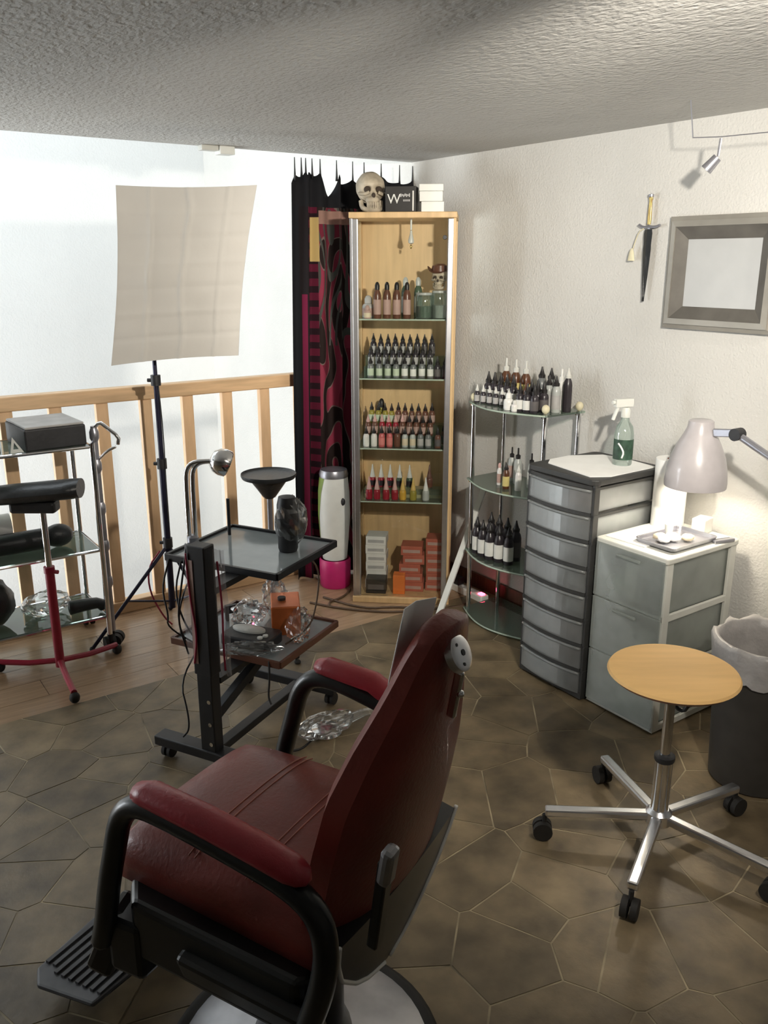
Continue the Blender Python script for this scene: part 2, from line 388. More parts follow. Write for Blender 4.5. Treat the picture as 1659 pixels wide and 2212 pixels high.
fm = MB(); fm.bb(-2.6, -2.54, 4.1, 4.16, -1.3, 2.5); fm.bb(-2.6, -2.54, 5.84, 5.9, -1.3, 2.5); fm.bb(-2.6, -2.54, 4.1, 5.9, .5, .56); fm.build('window_frame', 'white', w2)
struct(MB().bb(PW-.014, PW, -1.7, QE, 0, .075).build('baseboard_right', 'base', rz=PHI))

# ------------------------------------------------------------------ railing
rl = thing('railing', 'pine wood railing with square balusters along the stair void', 'railing', W(0, 3.82), PHI)
MB().bb(-2.45, PW-.005, -.032, .032, 1.0, 1.062).build('handrail', 'pineh', rl, bevel=.006)
MB().bb(-2.45, PW-.005, -.03, .03, 0, .058).build('bottom_rail', 'pineh', rl, bevel=.004)
b0 = None; p = 1.118+.2*7
while p > -2.4:
    if b0 is None: b0 = o = MB().bb(-.027, .027, -.016, .016, .058, 1.0).build('baluster', 'pine', rl, bevel=.004)
    else: o = copy_of(b0, rl)
    o.location = (p, 0, 0); p -= .2
bx = thing('ceiling_box', 'small white box fixed under the ceiling edge above the softbox', 'junction box', W(1.70, 3.66, CZ), PHI)
MB().bb(-.035, .035, -.03, .03, -.034, 0).build('cover', 'white', bx, bevel=.004)
MB().bb(-.115, -.037, -.022, .022, -.022, 0).build('grille', 'unitw', bx, bevel=.004)

# ------------------------------------------------------------------ barber chair (local x forward, y to the sitter's left, near the camera)
bc = thing('barber_chair', 'oxblood red barber chair with black frame and padded arms in the foreground', 'barber chair', (-.104, 1.379, 0), R(150))
bd = MB(); PX, PY = .06, .02
bd.lathe([(.02, .075), (.07, .075), (.085, .062), (.2, .040), (.262, .028), (.272, .020)], 48, (PX, PY, 0)); bd.build('base_plate', 'plate', bc, smooth='auto')
MB().lathe([(.27, 0), (.286, .004), (.288, .018), (.276, .024), (.268, .022)], 48, (PX, PY, .0062)).build('base_ring', 'rubber', bc, smooth=True)
MB().lathe([(.105, .05), (.10, .09), (.085, .13), (.085, .30), (.12, .34)], 28, (PX, PY, 0)).build('pump_column', 'blackshell', bc, smooth='auto')
# under-seat body
ub = MB(); ub.prism([(-.075, -.12), (-.04, -.19), (.02, -.245), (.27, -.25), (.32, -.20), (.32, .20), (.27, .25), (-.10, .25), (-.12, .23), (-.075, .12)], .355, .480)
ub.build('seat_body', 'blackshell', bc, bevel=.02, seg=3)
for x, z in ((.12, .40), (.03, .405)): MB().cyl((x, .249, z), (x, .256, z), .008, n=12).build('side_screw', 'chrome', bc, smooth='auto')
MB().bb(-.08, -.005, .249, .256, .385, .425).build('release_pad', 'plate', bc, bevel=.004)
# seat cushion: rounded slab, high at the front
def cushion(name, x0, x1, hw0, hw1, z0, z1, m, parent, crown=.018, nx=14, ny=10, round_=.5):
    b_ = MB(); top = []; bot = []
    for i in range(nx+1):
        u = i/nx
        for j in range(ny+1):
            v = j/ny*2-1; hw = hw0+(hw1-hw0)*u
            e = (1-abs(2*u-1)**6)*(1-abs(v)**6)
            x = x0+(x1-x0)*u - (.025*(abs(v)**3) if u > .8 else 0)*((u-.8)/.2)
            top.append((x, v*hw, z0+(z1-z0)*(.62+.38*e**.5) + crown*(1-v*v)*(math.sin(math.pi*u)))); bot.append((x, v*hw*.97, z0))
    n = ny+1; o = len(top); fs = []
    for i in range(nx):
        for j in range(ny):
            a = i*n+j; fs += [(a, a+1, a+n+1, a+n), (o+a, o+a+n, o+a+n+1, o+a+1)]
    for i in range(nx): fs += [(i*n, i*n+n, o+i*n+n, o+i*n), (i*n+ny, o+i*n+ny, o+i*n+n+ny, i*n+n+ny)]
    for j in range(ny): fs += [(j, o+j, o+j+1, j+1), (nx*n+j, nx*n+j+1, o+nx*n+j+1, o+nx*n+j)]
    b_.add(top+bot, fs); return b_.build(name, m, parent, smooth=True)
seat = cushion('seat', -.14, .375, .222, .205, .47, .580, 'redvinyl', bc, crown=.012)
def seat_z(x, y):
    u = (x+.14)/.515; hw = .222+(.205-.222)*u; v = y/hw; e = (1-abs(2*u-1)**6)*(1-abs(v)**6)
    return .47+.11*(.62+.38*max(e, 0)**.5)+.012*(1-v*v)*math.sin(math.pi*u)
for sx in (.035, .05, .165, .18):
    ys = [-.185+.37*k/16 for k in range(17)]
    MB().tube([(sx, y, seat_z(sx, y)+.0002) for y in ys], .0016, 6).build('seam', 'seam', seat, smooth=True)
# backrest: tapered shell, widest at the loins, narrowing to the head slot and to a point below
LEAN = R(12); bo = Vector((-.244, 0, .995)); UB = Vector((-math.sin(LEAN), 0, math.cos(LEAN))); NB = Vector((math.cos(LEAN), 0, math.sin(LEAN)))
def half(h):                        # half width of the back at height h along it (0 = head slot)
    ks = [(.062, .0), (.058, .035), (.045, .062), (.01, .085), (-.06, .118), (-.14, .165), (-.22, .200), (-.32, .214), (-.42, .212), (-.50, .195), (-.56, .168), (-.62, .110), (-.655, .055), (-.668, .0)]
    for (h1, w1), (h0, w0) in zip(ks, ks[1:]):
        if h0 <= h <= h1: t = (h-h0)/(h1-h0); return w0+(w1-w0)*t
    return 0
def shell(name, m, h_top, h_bot, t_back, t_front, inset, bulge, nh=40, nv=12, parent=bc, wrap=.030):
    b_ = MB(); back = []; front = []
    for i in range(nh+1):
        s_ = .5-.5*math.cos(math.pi*i/nh); h = h_top+(h_bot-h_top)*s_; w = max(half(h)-inset, .001)
        e2 = min(1, max(0, (w/.20)))
        for j in range(nv+1):
            v = j/nv*2-1; curve = wrap*(v*v)*e2        # sides wrap forward
            r = 1-abs(v)**4
            c = bo + UB*h + Vector((0, v*w, 0))
            back.append(c + NB*(curve - bulge*r*e2 + t_back)); front.append(c + NB*(curve + t_front*(.45+.55*r)*(.35+.65*e2)))
    n = nv+1; o = len(back); fs = []
    for i in range(nh):
        for j in range(nv): a = i*n+j; fs += [(a, a+1, a+n+1, a+n), (o+a, o+a+n, o+a+n+1, o+a+1)]
        fs += [(i*n, i*n+n, o+i*n+n, o+i*n), (i*n+nv, o+i*n+nv, o+i*n+n+nv, i*n+n+nv)]
    for j in range(nv): fs += [(j, o+j, o+j+1, j+1), (nh*n+j, nh*n+j+1, o+nh*n+j+1, o+nh*n+j)]
    b_.add(back+front, fs); return b_.build(name, m, parent, smooth='auto')
bk = shell('backrest', 'redvinyl', .062, -.575, 0, .085, 0, .022)
bs = shell('back_shell', 'blackshell', -.455, -.668, -.022, .03, -.008, .0, wrap=.010)
# white piping round the lower shell, both sides
for sg in (-1, 1):
    pth = []
    for i in range(15):
        h = -.45-(.668-.45)*i/14; w = half(h)+.010; pth.append(bo+UB*h+Vector((0, sg*w, 0))+NB*(.010*min(1, w/.2)-.023))
    MB().tube(pth, .0042, 8, 1).build('piping', 'whitepipe', bs, smooth=True)
# headrest slot plate and slot
hn = (UB*.62-NB*.78).normalized(); hq = hn.to_track_quat('Z', 'Y'); hc = bo+UB*.018-NB*.020+Vector((0, .016, 0))
bv = MB().lathe([(.0, .006), (.024, .006), (.0295, .003), (.0305, -.010)], 28, close=False)
hd = MB().add([hc+hq @ Vector(v) for v in bv.v], bv.f).build('headrest_plate', 'alu', bc, smooth='auto')
for a in (0, 2.1, 4.2):
    r = 0 if a == 0 else .019
    c0 = hc+hq @ Vector((r*math.cos(a), r*math.sin(a), .006)); MB().cyl(c0, c0+hn*.0012, .0052 if a == 0 else .0028, n=12).build('screw_hole', 'black', hd)
sl = MB(); sl.bar(bo+UB*-.014-NB*.026+Vector((0, .012, 0)), bo+UB*-.105-NB*.028+Vector((0, .006, 0)), .017, .010); sl.build('slot_rail', 'chrome', hd, bevel=.004)
MB().ell(bo+UB*-.055-NB*.035+Vector((0, .009, 0)), (.007, .007, .007), 10, 6).build('knob', 'chrome', hd, smooth=True)
# paper strip on the front of the head end
ps = MB()
fr_ = [bo+UB*h+Vector((0, v, 0))+NB*(.088 if abs(v) < .05 else .07) for h in (.052, 0, -.08) for v in (-.06, -.02, .02, .06)]
ps.add(fr_, [(i*4+j, i*4+j+1, i*4+j+5, i*4+j+4) for i in range(2) for j in range(3)]); pso = ps.build('neck_paper', 'paper', bk, smooth=True)
so = pso.modifiers.new('th', 'SOLIDIFY'); so.thickness = .002
# arms: black looped tube with padded top
for sg in (1, -1):
    y = .268*sg; rr = 0 if sg > 0 else .085
    lp = MB()
    lp.tube([(.345, y*.97, .37), (.322, y*.985, .43), (.296, y, .53), (.272, y, .61), (.252, y, .68), (.215, y, .718), (.15, y, .722), (-.04+rr, y, .700), (-.12+rr, y, .684), (-.162+rr, y, .655), (-.176+rr, y, .60), (-.165+rr*1.4, y*(1 if sg > 0 else .93), .52), (-.13+rr*2, y*(.97 if sg > 0 else .86), .42)], .021, 10, 2, flat=1)
    a_ = lp.build('arm_frame', 'blackshell', bc, smooth=True)
    MB().tube([(.205, y, .742), (.198, y, .748), (.175, y, .752), (.06, y, .744), (-.05+rr, y, .731), (-.115+rr, y, .719), (-.135+rr, y, .713), (-.145+rr, y, .708)], [.008, .022, .028, .029, .029, .027, .02, .008], 12, 0, flat=.72).build('arm_pad', 'redpad', a_, smooth=True)
    bx_ = 0 if sg > 0 else .17; br = MB(); br.bar((bx_, y*.98, .40), (bx_, y*.86, .41), .30 if sg > 0 else .2, .06); br.build('arm_bracket', 'blackshell', a_, bevel=.01)
lv = MB(); lv.bar((-.232, .222, .60), (-.262, .238, .775), .018, .026); l1 = lv.build('recline_lever', 'blackshell', bc, bevel=.004)
MB().bar((-.259, .237, .735), (-.272, .243, .80), .022, .030).build('lever_grip', 'plate', l1, bevel=.008)
# leg bracket and ribbed footrest
fb = MB(); fb.prism([(.25, -.24), (.33, -.20), (.34, .20), (.33, .262), (.25, .255)], .31, .43); fb.bar((.315, .215, .43), (.375, .235, .285), .07, .055); fb.bar((.29, .06, .36), (.50, .06, .085), .05, .035)
fb.build('leg_bracket', 'blackshell', bc, bevel=.012)
ft = MB(); TA = Matrix.Rotation(R(6), 3, 'Y'); fo = Vector((.575, .01, .085))
out = [(-.10, -.19), (.06, -.205), (.105, -.17), (.118, 0), (.105, .17), (.06, .205), (-.10, .19), (-.118, 0)]
ft.add([fo+TA @ Vector((x, y, z)) for z in (-.012, 0) for x, y in out], [tuple(range(7, -1, -1)), tuple(range(8, 16))]+[(i, (i+1) % 8, 8+(i+1) % 8, 8+i) for i in range(8)])
fp = ft.build('footrest', 'footplate', bc, bevel=.008)
for k in range(9):
    xx = -.092+.023*k; w = .165 if k < 7 else .15
    MB().bar(fo+TA @ Vector((xx, -w, .003)), fo+TA @ Vector((xx, w, .003)), .010, .007).build('rib', 'footplate', fp)

# ------------------------------------------------------------------ round work stool
st = thing('work_stool', 'round honey plywood work stool on a chrome five star base', 'stool', (.773, 2.075, 0), 0)
sm = MB(); sm.lathe([(.0, .556), (.10, .553), (.155, .556), (.168, .552)], 56); sm.lathe([(.168, .552), (.172, .545)], 56, close=False)
sm.build('seat', 'seatwood', st, smooth='auto')
MB().lathe([(.0, .530), (.14, .530), (.162, .535), (.171, .5445)], 56, close=False).build('seat_edge', 'seatedge', st, smooth='auto')
MB().lathe([(.045, .515), (.045, .5295)], 20).build('seat_mount', 'steel', st)
MB().lathe([(.014, .27), (.014, .52)], 18).build('piston', 'chrome', st, smooth='auto')
col_ = MB().lathe([(.024, .105), (.024, .285)], 20).build('column', 'chrome', st, smooth='auto')
MB().lathe([(.026, .28), (.028, .284), (.028, .296), (.02, .3)], 20).build('collar', 'blackp', col_, smooth='auto')
MB().lathe([(.036, .085), (.036, .118), (.026, .128)], 20).build('hub', 'alu', st, smooth='auto')
casters = [(.462, 2.109), (.638, 1.827), (.978, 1.886), (.703, 2.351), (1.029, 2.21)]
for cx, cy in casters:
    d = Vector((cx-.773, cy-2.075, 0)); d = d.normalized(); e = d*.315
    lg = MB(); lg.bar(d*.02+Vector((0, 0, .104)), e+Vector((0, 0, .094)), .030, .024); l_ = lg.build('leg', 'alu', st, bevel=.006)
    t = Vector((-d.y, d.x, 0)); cs = MB(); c = e+Vector((0, 0, .034)); c = c+d*.004
    for s_ in (-1, 1): cs.cyl(c+t*(.004*s_), c+t*(.021*s_), .0275, n=20)
    cs.cyl(e+Vector((0, 0, .04)), e+Vector((0, 0, .083)), .007, n=8); cs.build('caster', 'rubber', l_, smooth='auto')
lv = MB(); lv.tube([(.02, .05, .515), (.035, .08, .48), (.045, .10, .42), (.055, .10, .385), (.075, .09, .38), (.082, .085, .40)], .006, 8, 1)
lv.build('height_lever', 'blackp', st, smooth=True)

# ------------------------------------------------------------------ tall chest of eight clear drawers  (local x = p, y = q)
ch = thing('drawer_chest', 'tall dark framed chest of eight clear plastic drawers by the wall', 'drawer chest', W(2.445, 2.13), PHI)
HX, HY, HT = .185, .165, .865
fr = MB()
for sx in (-1, 1):
    for sy in (-1, 1): fr.bb(sx*(HX-.014)-.014, sx*(HX-.014)+.014, sy*(HY-.005)-.006, sy*(HY-.005)+.006, .03, HT-.02)
fr.bb(-HX, HX, -HY, HY, .012, .035); fr.build('frame', 'chestb', ch, bevel=.002)
def rrect(hx, hy, r, n=4):
    o_ = []
    for cx, cy, a0 in ((hx-r, hy-r, 0), (-hx+r, hy-r, 90), (-hx+r, -hy+r, 180), (hx-r, -hy+r, 270)):
        for i in range(n+1): a = R(a0+90*i/n); o_.append((cx+r*math.cos(a), cy+r*math.sin(a)))
    return o_
MB().prism(rrect(HX+.008, HY+.008, .03), HT-.022, HT).build('top_panel', 'chestb', ch, bevel=.004)
for sx, sy in ((-.15, -.13), (-.15, .13), (.15, -.13), (.15, .13)): MB().lathe([(.018, .0062), (.018, .012)], 12, (sx, sy, 0)).build('foot', 'rubber', ch)
dh = (HT-.022-.035)/8
cols = ['b_clear', 'b_grey', 'l_dark', 'l_grey', 'b_brown', 'l_pinkish', 'b_dark', 'l_white']
rc = random.Random(4)
for i in range(8):
    z0 = .036+dh*i; z1 = z0+dh-.017
    d = MB(); n = 10; ol = []
    for k in range(n+1):
        y = -HY+.013+(2*HY-.026)*k/n; bow = .020*(1-(2*k/n-1)**2); ol.append((-HX-.004-bow, y))
    ol = ol+[(HX-.01, HY-.013), (HX-.01, -HY+.013)]
    inner = [(x+.004 if x < 0 else x-.003, y*.975) for x, y in ol]
    m_ = len(ol)
    pts = [(x, y, z0) for x, y in ol]+[(x, y, z1) for x, y in ol]+[(x, y, z1) for x, y in inner]+[(x, y, z0+.003) for x, y in inner]
    fs = [tuple(range(m_))]+[(a, (a+1) % m_, m_+(a+1) % m_, m_+a) for a in range(m_)]+[(m_+a, m_+(a+1) % m_, 2*m_+(a+1) % m_, 2*m_+a) for a in range(m_)]+[(2*m_+a, 2*m_+(a+1) % m_, 3*m_+(a+1) % m_, 3*m_+a) for a in range(m_)]+[tuple(range(4*m_-1, 3*m_-1, -1))]
    d.add(pts, fs); dr = d.build('drawer', 'frosted', ch)
    rim = MB(); path = [(x-.001, y, z1-.004) for x, y in ol[:n+1]]; rim.tube(path, .0055, 6); rim.build('drawer_rim', 'frosted', dr, smooth=True)
    rail = MB()
    for sy in (-1, 1): rail.bb(-HX, HX, sy*(HY-.004)-.007, sy*(HY-.004)+.007, z1+.001, z1+.010)
    rail.prism([(x+.003, y) for x, y in ol[:n+1]]+[(-HX+.03, HY-.012), (-HX+.03, -HY+.012)], z1+.002, z1+.015); rail.build('rail', 'chestb', ch)
    yy = -HY+.03
    while yy < HY-.05:
        wy = rc.uniform(.07, .11); wy = min(wy, HY-.03-yy); hh = rc.uniform(.45, .85)*(z1-z0)
        MB().bb(-HX+.012, HX-.05, yy+.004, yy+wy-.004, z0+.004, z0+.004+hh).build('contents', rc.choice(cols), dr, bevel=.004); yy += wy

# ------------------------------------------------------------------ low unit of three milky drawers
un = thing('drawer_unit', 'low pale grey unit of three milky drawers under the desk lamp', 'drawer unit', W(2.475, 1.805), PHI)
UX, UY, UT = .19, .150, .66
fr = MB()
for sx in (-1, 1):
    for sy in (-1, 1): fr.bb(sx*(UX-.016)-.016, sx*(UX-.016)+.016, sy*(UY-.005)-.006, sy*(UY-.005)+.006, .02, UT-.02)
for z in (.025, .2325, .44): fr.bb(-UX, UX, -UY, -UY+.012, z-.01, z+.012); fr.bb(-UX, UX, UY-.012, UY, z-.01, z+.012); fr.bb(-UX, -UX+.02, -UY, UY, z-.01, z+.008)
fr.build('frame', 'unitw', un, bevel=.002)
MB().prism(rrect(UX+.008, UY+.006, .012), UT-.022, UT).build('top_panel', 'unitw', un, bevel=.005)
for sx, sy in ((-.16, -.12), (-.16, .12), (.16, -.12), (.16, .12)): MB().lathe([(.016, .0062), (.016, .016)], 12, (sx, sy, 0)).build('foot', 'rubber', un)
for i in range(3):
    z0 = .036+.2075*i; z1 = z0+.187
    d = MB(); d.bb(-UX-.012, -UX-.004, -UY+.004, UY-.004, z0-.006, z1+.008); d.bb(-UX-.004, UX-.01, -UY+.014, -UY+.017, z0, z1); d.bb(-UX-.004, UX-.01, UY-.017, UY-.014, z0, z1); d.bb(UX-.014, UX-.01, -UY+.014, UY-.014, z0, z1); d.bb(-UX-.004, UX-.01, -UY+.014, UY-.014, z0, z0+.003)
    dr = d.build('drawer', 'frostw', un)
    MB().bb(-UX-.020, -UX-.010, -.05, .05, z1-.022, z1-.012).build('handle', 'frostw', dr, bevel=.003)
    yy = -UY+.03
    for w_, m_, hh in (((.09, 'l_white', .10), (.07, 'l_mint', .06), (.07, 'b_grey', .13)), ((.08, 'c_white', .13), (.10, 'b_green', .09), (.05, 'l_pinkish', .06)), ((.10, 'l_grey', .12), (.06, 'c_white', .14), (.08, 'l_mint', .08)))[i]:
        MB().bb(-UX+.012, UX-.05, yy, yy+w_-.006, z0+.004, z0+.004+hh).build('contents', m_, dr, bevel=.01); yy += w_
tk = MB(); tk.bb(-UX-.0125, -UX-.0122, -.13, -.118, .55, .59); 
tag(MB().prism([(-.16, -.03), (.10, .0), (.12, .135), (-.17, .135)], 0, .004).build('paper_sheet', 'paper', loc=W(2.475, 1.805, UT+.0005), rz=PHI), 'white paper spread on the low milky drawer unit', 'paper')
tr = thing('instrument_tray', 'shallow metal tray of dressings on the low drawer unit', 'tray', W(2.455, 1.755, UT+.005), PHI)
t_ = MB(); o1 = rrect(.125, .085, .02); o2 = rrect(.118, .078, .018); m_ = len(o1)
pts = [(x, y, 0) for x, y in o2]+[(x, y, .016) for x, y in o1]+[(x, y, .016) for x, y in o2]+[(x*.97, y*.97, .003) for x, y in o2]
t_.add(pts, [tuple(range(m_-1, -1, -1))]+[(r0*m_+a, r0*m_+(a+1) % m_, (r0+1)*m_+(a+1) % m_, (r0+1)*m_+a) for r0 in range(3) for a in range(m_)]+[tuple(range(3*m_, 4*m_))])
t_.build('tray_body', 'steel', tr, bevel=.002)
rc = random.Random(9)
for k in range(5):
    c = W(2.43+rc.uniform(-.04, .05), 1.755+rc.uniform(-.04, .04), UT+.0235)
    w = ['crumpled white swab lying %s in the metal tray' % s_ for s_ in ('nearest the front corner', 'at the middle', 'beside the white cup', 'towards the wall', 'at the left rim')][k]
    tag(MB().ell((0, 0, 0), (.024, .018, .013), 12, 8, lambda d, k=k: 1+.3*mnoise.noise(d*3+Vector((k*7, 0, 0)))).build('swab', 'l_cream' if k % 2 else 'paper', smooth=True, loc=c), w, 'swab', 'swabs in the metal tray')
cp = MB(); cp.lathe([(.012, 0), (.016, .042), (.014, .042), (.011, .004)], 16, close=False); cp.lathe([(.0, .001), (.012, 0)], 16, close=False)
tag(cp.build('cup', 'white', smooth='auto', loc=W(2.47, 1.80, UT+.0105)), 'small white cup standing at the back of the metal tray', 'cup')
kr = thing('kitchen_roll', 'thick white paper roll standing upright behind the tray', 'paper roll', W(2.585, 1.895, UT+.001))
MB().lathe([(.02, 0), (.058, 0), (.059, .003), (.059, .252), (.058, .255), (.02, .255)], 40, close=False).build('paper_wrap', 'paper', kr, smooth='auto')
MB().lathe([(.02, .254), (.02, 0), (.0185, 0), (.0185, .254)], 20, close=False).build('core', 'redcard', kr, smooth='auto')
tag(MB().box((0, 0, .0275), (.07, .05, .055), .2).build('small_box', 'card', bevel=.004, loc=W(2.625, 1.775, UT+.001), rz=PHI), 'small white carton beside the paper roll near the wall', 'box')
tg = MB(); tg.bar((0, 0, .006), (.085, -.02, .006), .018, .012); tg.bar((.01, .014, .006), (.085, -.005, .006), .006, .010)
tag(tg.build('tattoo_grip', 'steel', bevel=.003, loc=W(2.545, 1.668, UT+.0005), rz=PHI), 'metal tool lying at the right end of the low drawer unit', 'tool')

# paper and spray bottle on the tall chest
pp = MB(); ol = [(-.165, -.12), (-.10, -.16), (.15, -.155), (.17, .02), (.15, .10), (.03, .165), (-.08, .16), (-.13, .12)]
pp.prism(ol, 0, .003); tag(pp.build('towel_sheet', 'paper', loc=W(2.445, 2.13, HT+.0005), rz=PHI), 'white paper towel covering the top of the tall chest', 'paper')
sb = thing('spray_bottle', 'clear spray bottle with green label and white trigger on tall chest', 'spray bottle', W(2.525, 2.075, HT+.004), R(200))
MB().lathe([(.0, 0), (.034, 0), (.036, .006), (.036, .115), (.030, .145), (.016, .165), (.014, .18)], 28, close=False).build('bottle_body', clear('spray_bottle_plastic', (.9, .96, .93), .12, .05, .22, (.7, .8, .74)), sb, smooth='auto')
lb = MB(); n = 14; pts = [(.0367*math.cos(R(-20+160*i/n)), .0367*math.sin(R(-20+160*i/n)), z) for z in (.022, .098) for i in range(n+1)]
lb.add(pts, [(i, i+1, n+2+i, n+1+i) for i in range(n)]); l_ = lb.build('label', mat('dark_green_label', (.03, .07, .045), .5, var=.5, scale=40), sb, smooth=True)
MB().tube([(.037*math.cos(R(a)), .037*math.sin(R(a)), z) for a, z in ((25, .085), (45, .07), (60, .05), (50, .03))], .0035, 6, 1).build('emblem', 'paper', l_, smooth=True)
hd_ = MB(); hd_.lathe([(.017, .178), (.017, .205), (.012, .215)], 18); hd_.build('collar', 'white', sb, smooth='auto')
hd_ = MB(); hd_.box((.012, 0, .232), (.075, .022, .03)); hd_.bar((.035, 0, .22), (.055, 0, .17), .012, .01); hd_.cyl((.05, 0, .235), (.062, 0, .235), .008, n=10); hd_.build('trigger_head', 'white', sb, bevel=.005)

# ------------------------------------------------------------------ desk lamp on a wall arm
dl = thing('desk_lamp', 'grey bell shaped desk lamp on a jointed arm above the low unit', 'lamp', W(2.45, 1.70, .86), PHI)
prof = [(.100, .015), (.101, .03), (.097, .075), (.088, .115), (.071, .158), (.053, .192), (.043, .215), (.040, .236), (.034, .24), (.0, .24)]
MB().lathe(prof, 40, close=False).build('shade', 'lampgrey', dl, smooth='auto')
MB().lathe([(r-.003 if r > .01 else r, z-.003 if z > .2 else z+.0005) for r, z in prof], 40, close=False).build('shade_lining', 'lampin', dl, smooth='auto')
MB().lathe([(.020, .21), (.020, .16), (.016, .15)], 18).build('socket', 'white', dl, smooth='auto')
MB().ell((0, 0, .115), (.027, .027, .036), 18, 12).build('bulb', 'bulb', dl, smooth=True)
ar = MB(); ar.bar((.0, -.05, .205), (.0, -.125, .215), .014, .026); ar.build('bracket', 'steel', dl, bevel=.003)
MB().cyl((-.018, -.135, .213), (.018, -.135, .213), .020, n=18).build('joint', 'blackp', dl, smooth='auto')
MB().tube([(0, -.145, .208), (0, -.45, .075), (.05, -.70, -.02)], .0115, 10).build('arm', 'steel', dl, smooth='auto')
MB().tube([(.05, -.70, -.02), (.275, -.72, -.02)], .011, 10).build('wall_bracket', 'steel', dl, smooth='auto')
MB().cyl((.262, -.72, -.02), (.278, -.72, -.02), .03, n=18).build('wall_plate', 'steel', dl, smooth='auto')
pl = bpy.data.lights.new('desk_lamp_light', 'POINT'); pl.energy = 9; pl.color = (1, .90, .74); pl.shadow_soft_size = .03
po = bpy.data.objects.new('desk_lamp_light', pl); COL.objects.link(po); po.parent = dl; po.location = (0, 0, .085)

# ------------------------------------------------------------------ bin
bn = thing('waste_bin', 'dark round waste bin lined with a grey plastic bag beside the stool', 'bin', (1.185, 2.42, 0))
MB().lathe([(.12, .0065), (.13, .01), (.152, .455), (.156, .47), (.15, .47), (.146, .455), (.126, .02), (.0, .02)], 36, close=False).build('bin_body', 'binbody', bn, smooth='auto')
bg = MB(); n = 60; rings = [(.157, .375), (.161, .44), (.163, .475), (.157, .492), (.145, .488), (.138, .45), (.125, .30)]; pts = []
for i, (r, z) in enumerate(rings):
    for k in range(n):
        t = 2*math.pi*k/n; w = mnoise.noise(Vector((math.cos(t)*5, math.sin(t)*5, z*9)))
        pts.append(((r+.008*w*(i < 4))*math.cos(t), (r+.008*w*(i < 4))*math.sin(t), z+.028*w*(i == 0)+.014*w*(i in (2, 3))))
bg.add(pts, [(i*n+k, i*n+(k+1) % n, (i+1)*n+(k+1) % n, (i+1)*n+k) for i in range(len(rings)-1) for k in range(n)]); bg.build('bin_bag', 'bag', bn, smooth=True)

# ------------------------------------------------------------------ wall: picture, dagger, cable spots
pf = thing('picture_frame', 'pewter coloured deep picture frame hanging on the right wall', 'picture', W(PW, 1.87, 1.56), PHI)
def ringf(hy, hz, wy, wz, x0, x1, d=0):
    b_ = MB(); a = [(-hy, -hz), (hy, -hz), (hy, hz), (-hy, hz)]; c = [(-hy+wy, -hz+wz), (hy-wy, -hz+wz), (hy-wy, hz-wz), (-hy+wy, hz-wz)]
    pts = [(0, y, z) for y, z in a]+[(x0, y, z) for y, z in a]+[(x1, y, z) for y, z in c]+[(0, y, z) for y, z in c]
    return b_.add(pts, [(r0*4+k, r0*4+(k+1) % 4, (r0+1)*4+(k+1) % 4, (r0+1)*4+k) for r0 in range(3) for k in range(4)]+[(12+k, 12+(k+1) % 4, (k+1) % 4, k) for k in range(4)])
ringf(.222, .195, .016, .016, -.022, -.028).build('outer_moulding', 'frame', pf)
ringf(.206, .179, .020, .020, -.036, -.040).build('inner_moulding', 'frame', pf)
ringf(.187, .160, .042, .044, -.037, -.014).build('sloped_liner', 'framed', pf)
MB().bb(-.013, -.010, -.150, .150, -.120, .120).build('picture_sheet', 'mount', pf)
dg = thing('dagger', 'ornamental dagger in black sheath with brass grip on the wall', 'dagger', W(PW-.02, 2.19, 1.72), PHI)
MB().lathe([(.0, .112), (.008, .11), (.009, .10), (.0065, .095), (.008, .06), (.0085, .03), (.007, .012)], 14, close=False, sx=.7).build('grip', 'gold', dg, smooth='auto')
MB().lathe([(.0, .120), (.010, .117), (.010, .108), (.0, .105)], 12, close=False).build('pommel', 'steel', dg, smooth='auto')
MB().tube([(0, .045, .012), (0, .025, .002), (0, 0, .004), (0, -.03, .002), (0, -.05, .008)], .005, 8, 1).build('guard', 'steel', dg, smooth='auto')
bl = MB(); secs = [(.016, -.005), (.019, -.02), (.017, -.06), (.018, -.075), (.013, -.17), (.006, -.25), (.001, -.265)]; pts = []
for w, z in secs: pts += [(-.007, 0, z), (0, -w, z), (.007, 0, z), (0, w, z)]
bl.add(pts, [(i*4+k, i*4+(k+1) % 4, i*4+4+(k+1) % 4, i*4+4+k) for i in range(len(secs)-1) for k in range(4)]+[(0, 1, 2, 3)]); bl.build('sheath', 'blackv', dg)
MB().tube([(-.004, .018, -.002), (-.004, .04, -.012), (-.004, .055, -.05), (-.004, .062, -.075)], .0022, 6, 1).build('cord', 'cream', dg, smooth=True)
MB().lathe([(.004, 0), (.010, -.012), (.016, -.045), (.0, -.046)], 12, (-.006, .066, -.072), close=False, sx=.5).build('tassel', 'cream', dg, smooth='auto')
MB().bb(0, .02, -.005, .005, -.004, .004).build('wall_hook', 'steel', dg)
cs_ = thing('cable_light', 'low voltage cable with small spot lamps above the picture, plus an added unseen run', 'spot lamp', W(2.40, 1.70, 1.955), PHI)
MB().tube([(0, .10, .010), (0, 0, .002), (0, -.3, -.006), (0, -1.5, -.008), (0, -3.38, .0)], .0016, 6).build('cable', 'steel', cs_)
MB().tube([(.0, .10, .010), (.0, .12, .118)], .002, 6).build('ceiling_hook', 'steel', cs_)
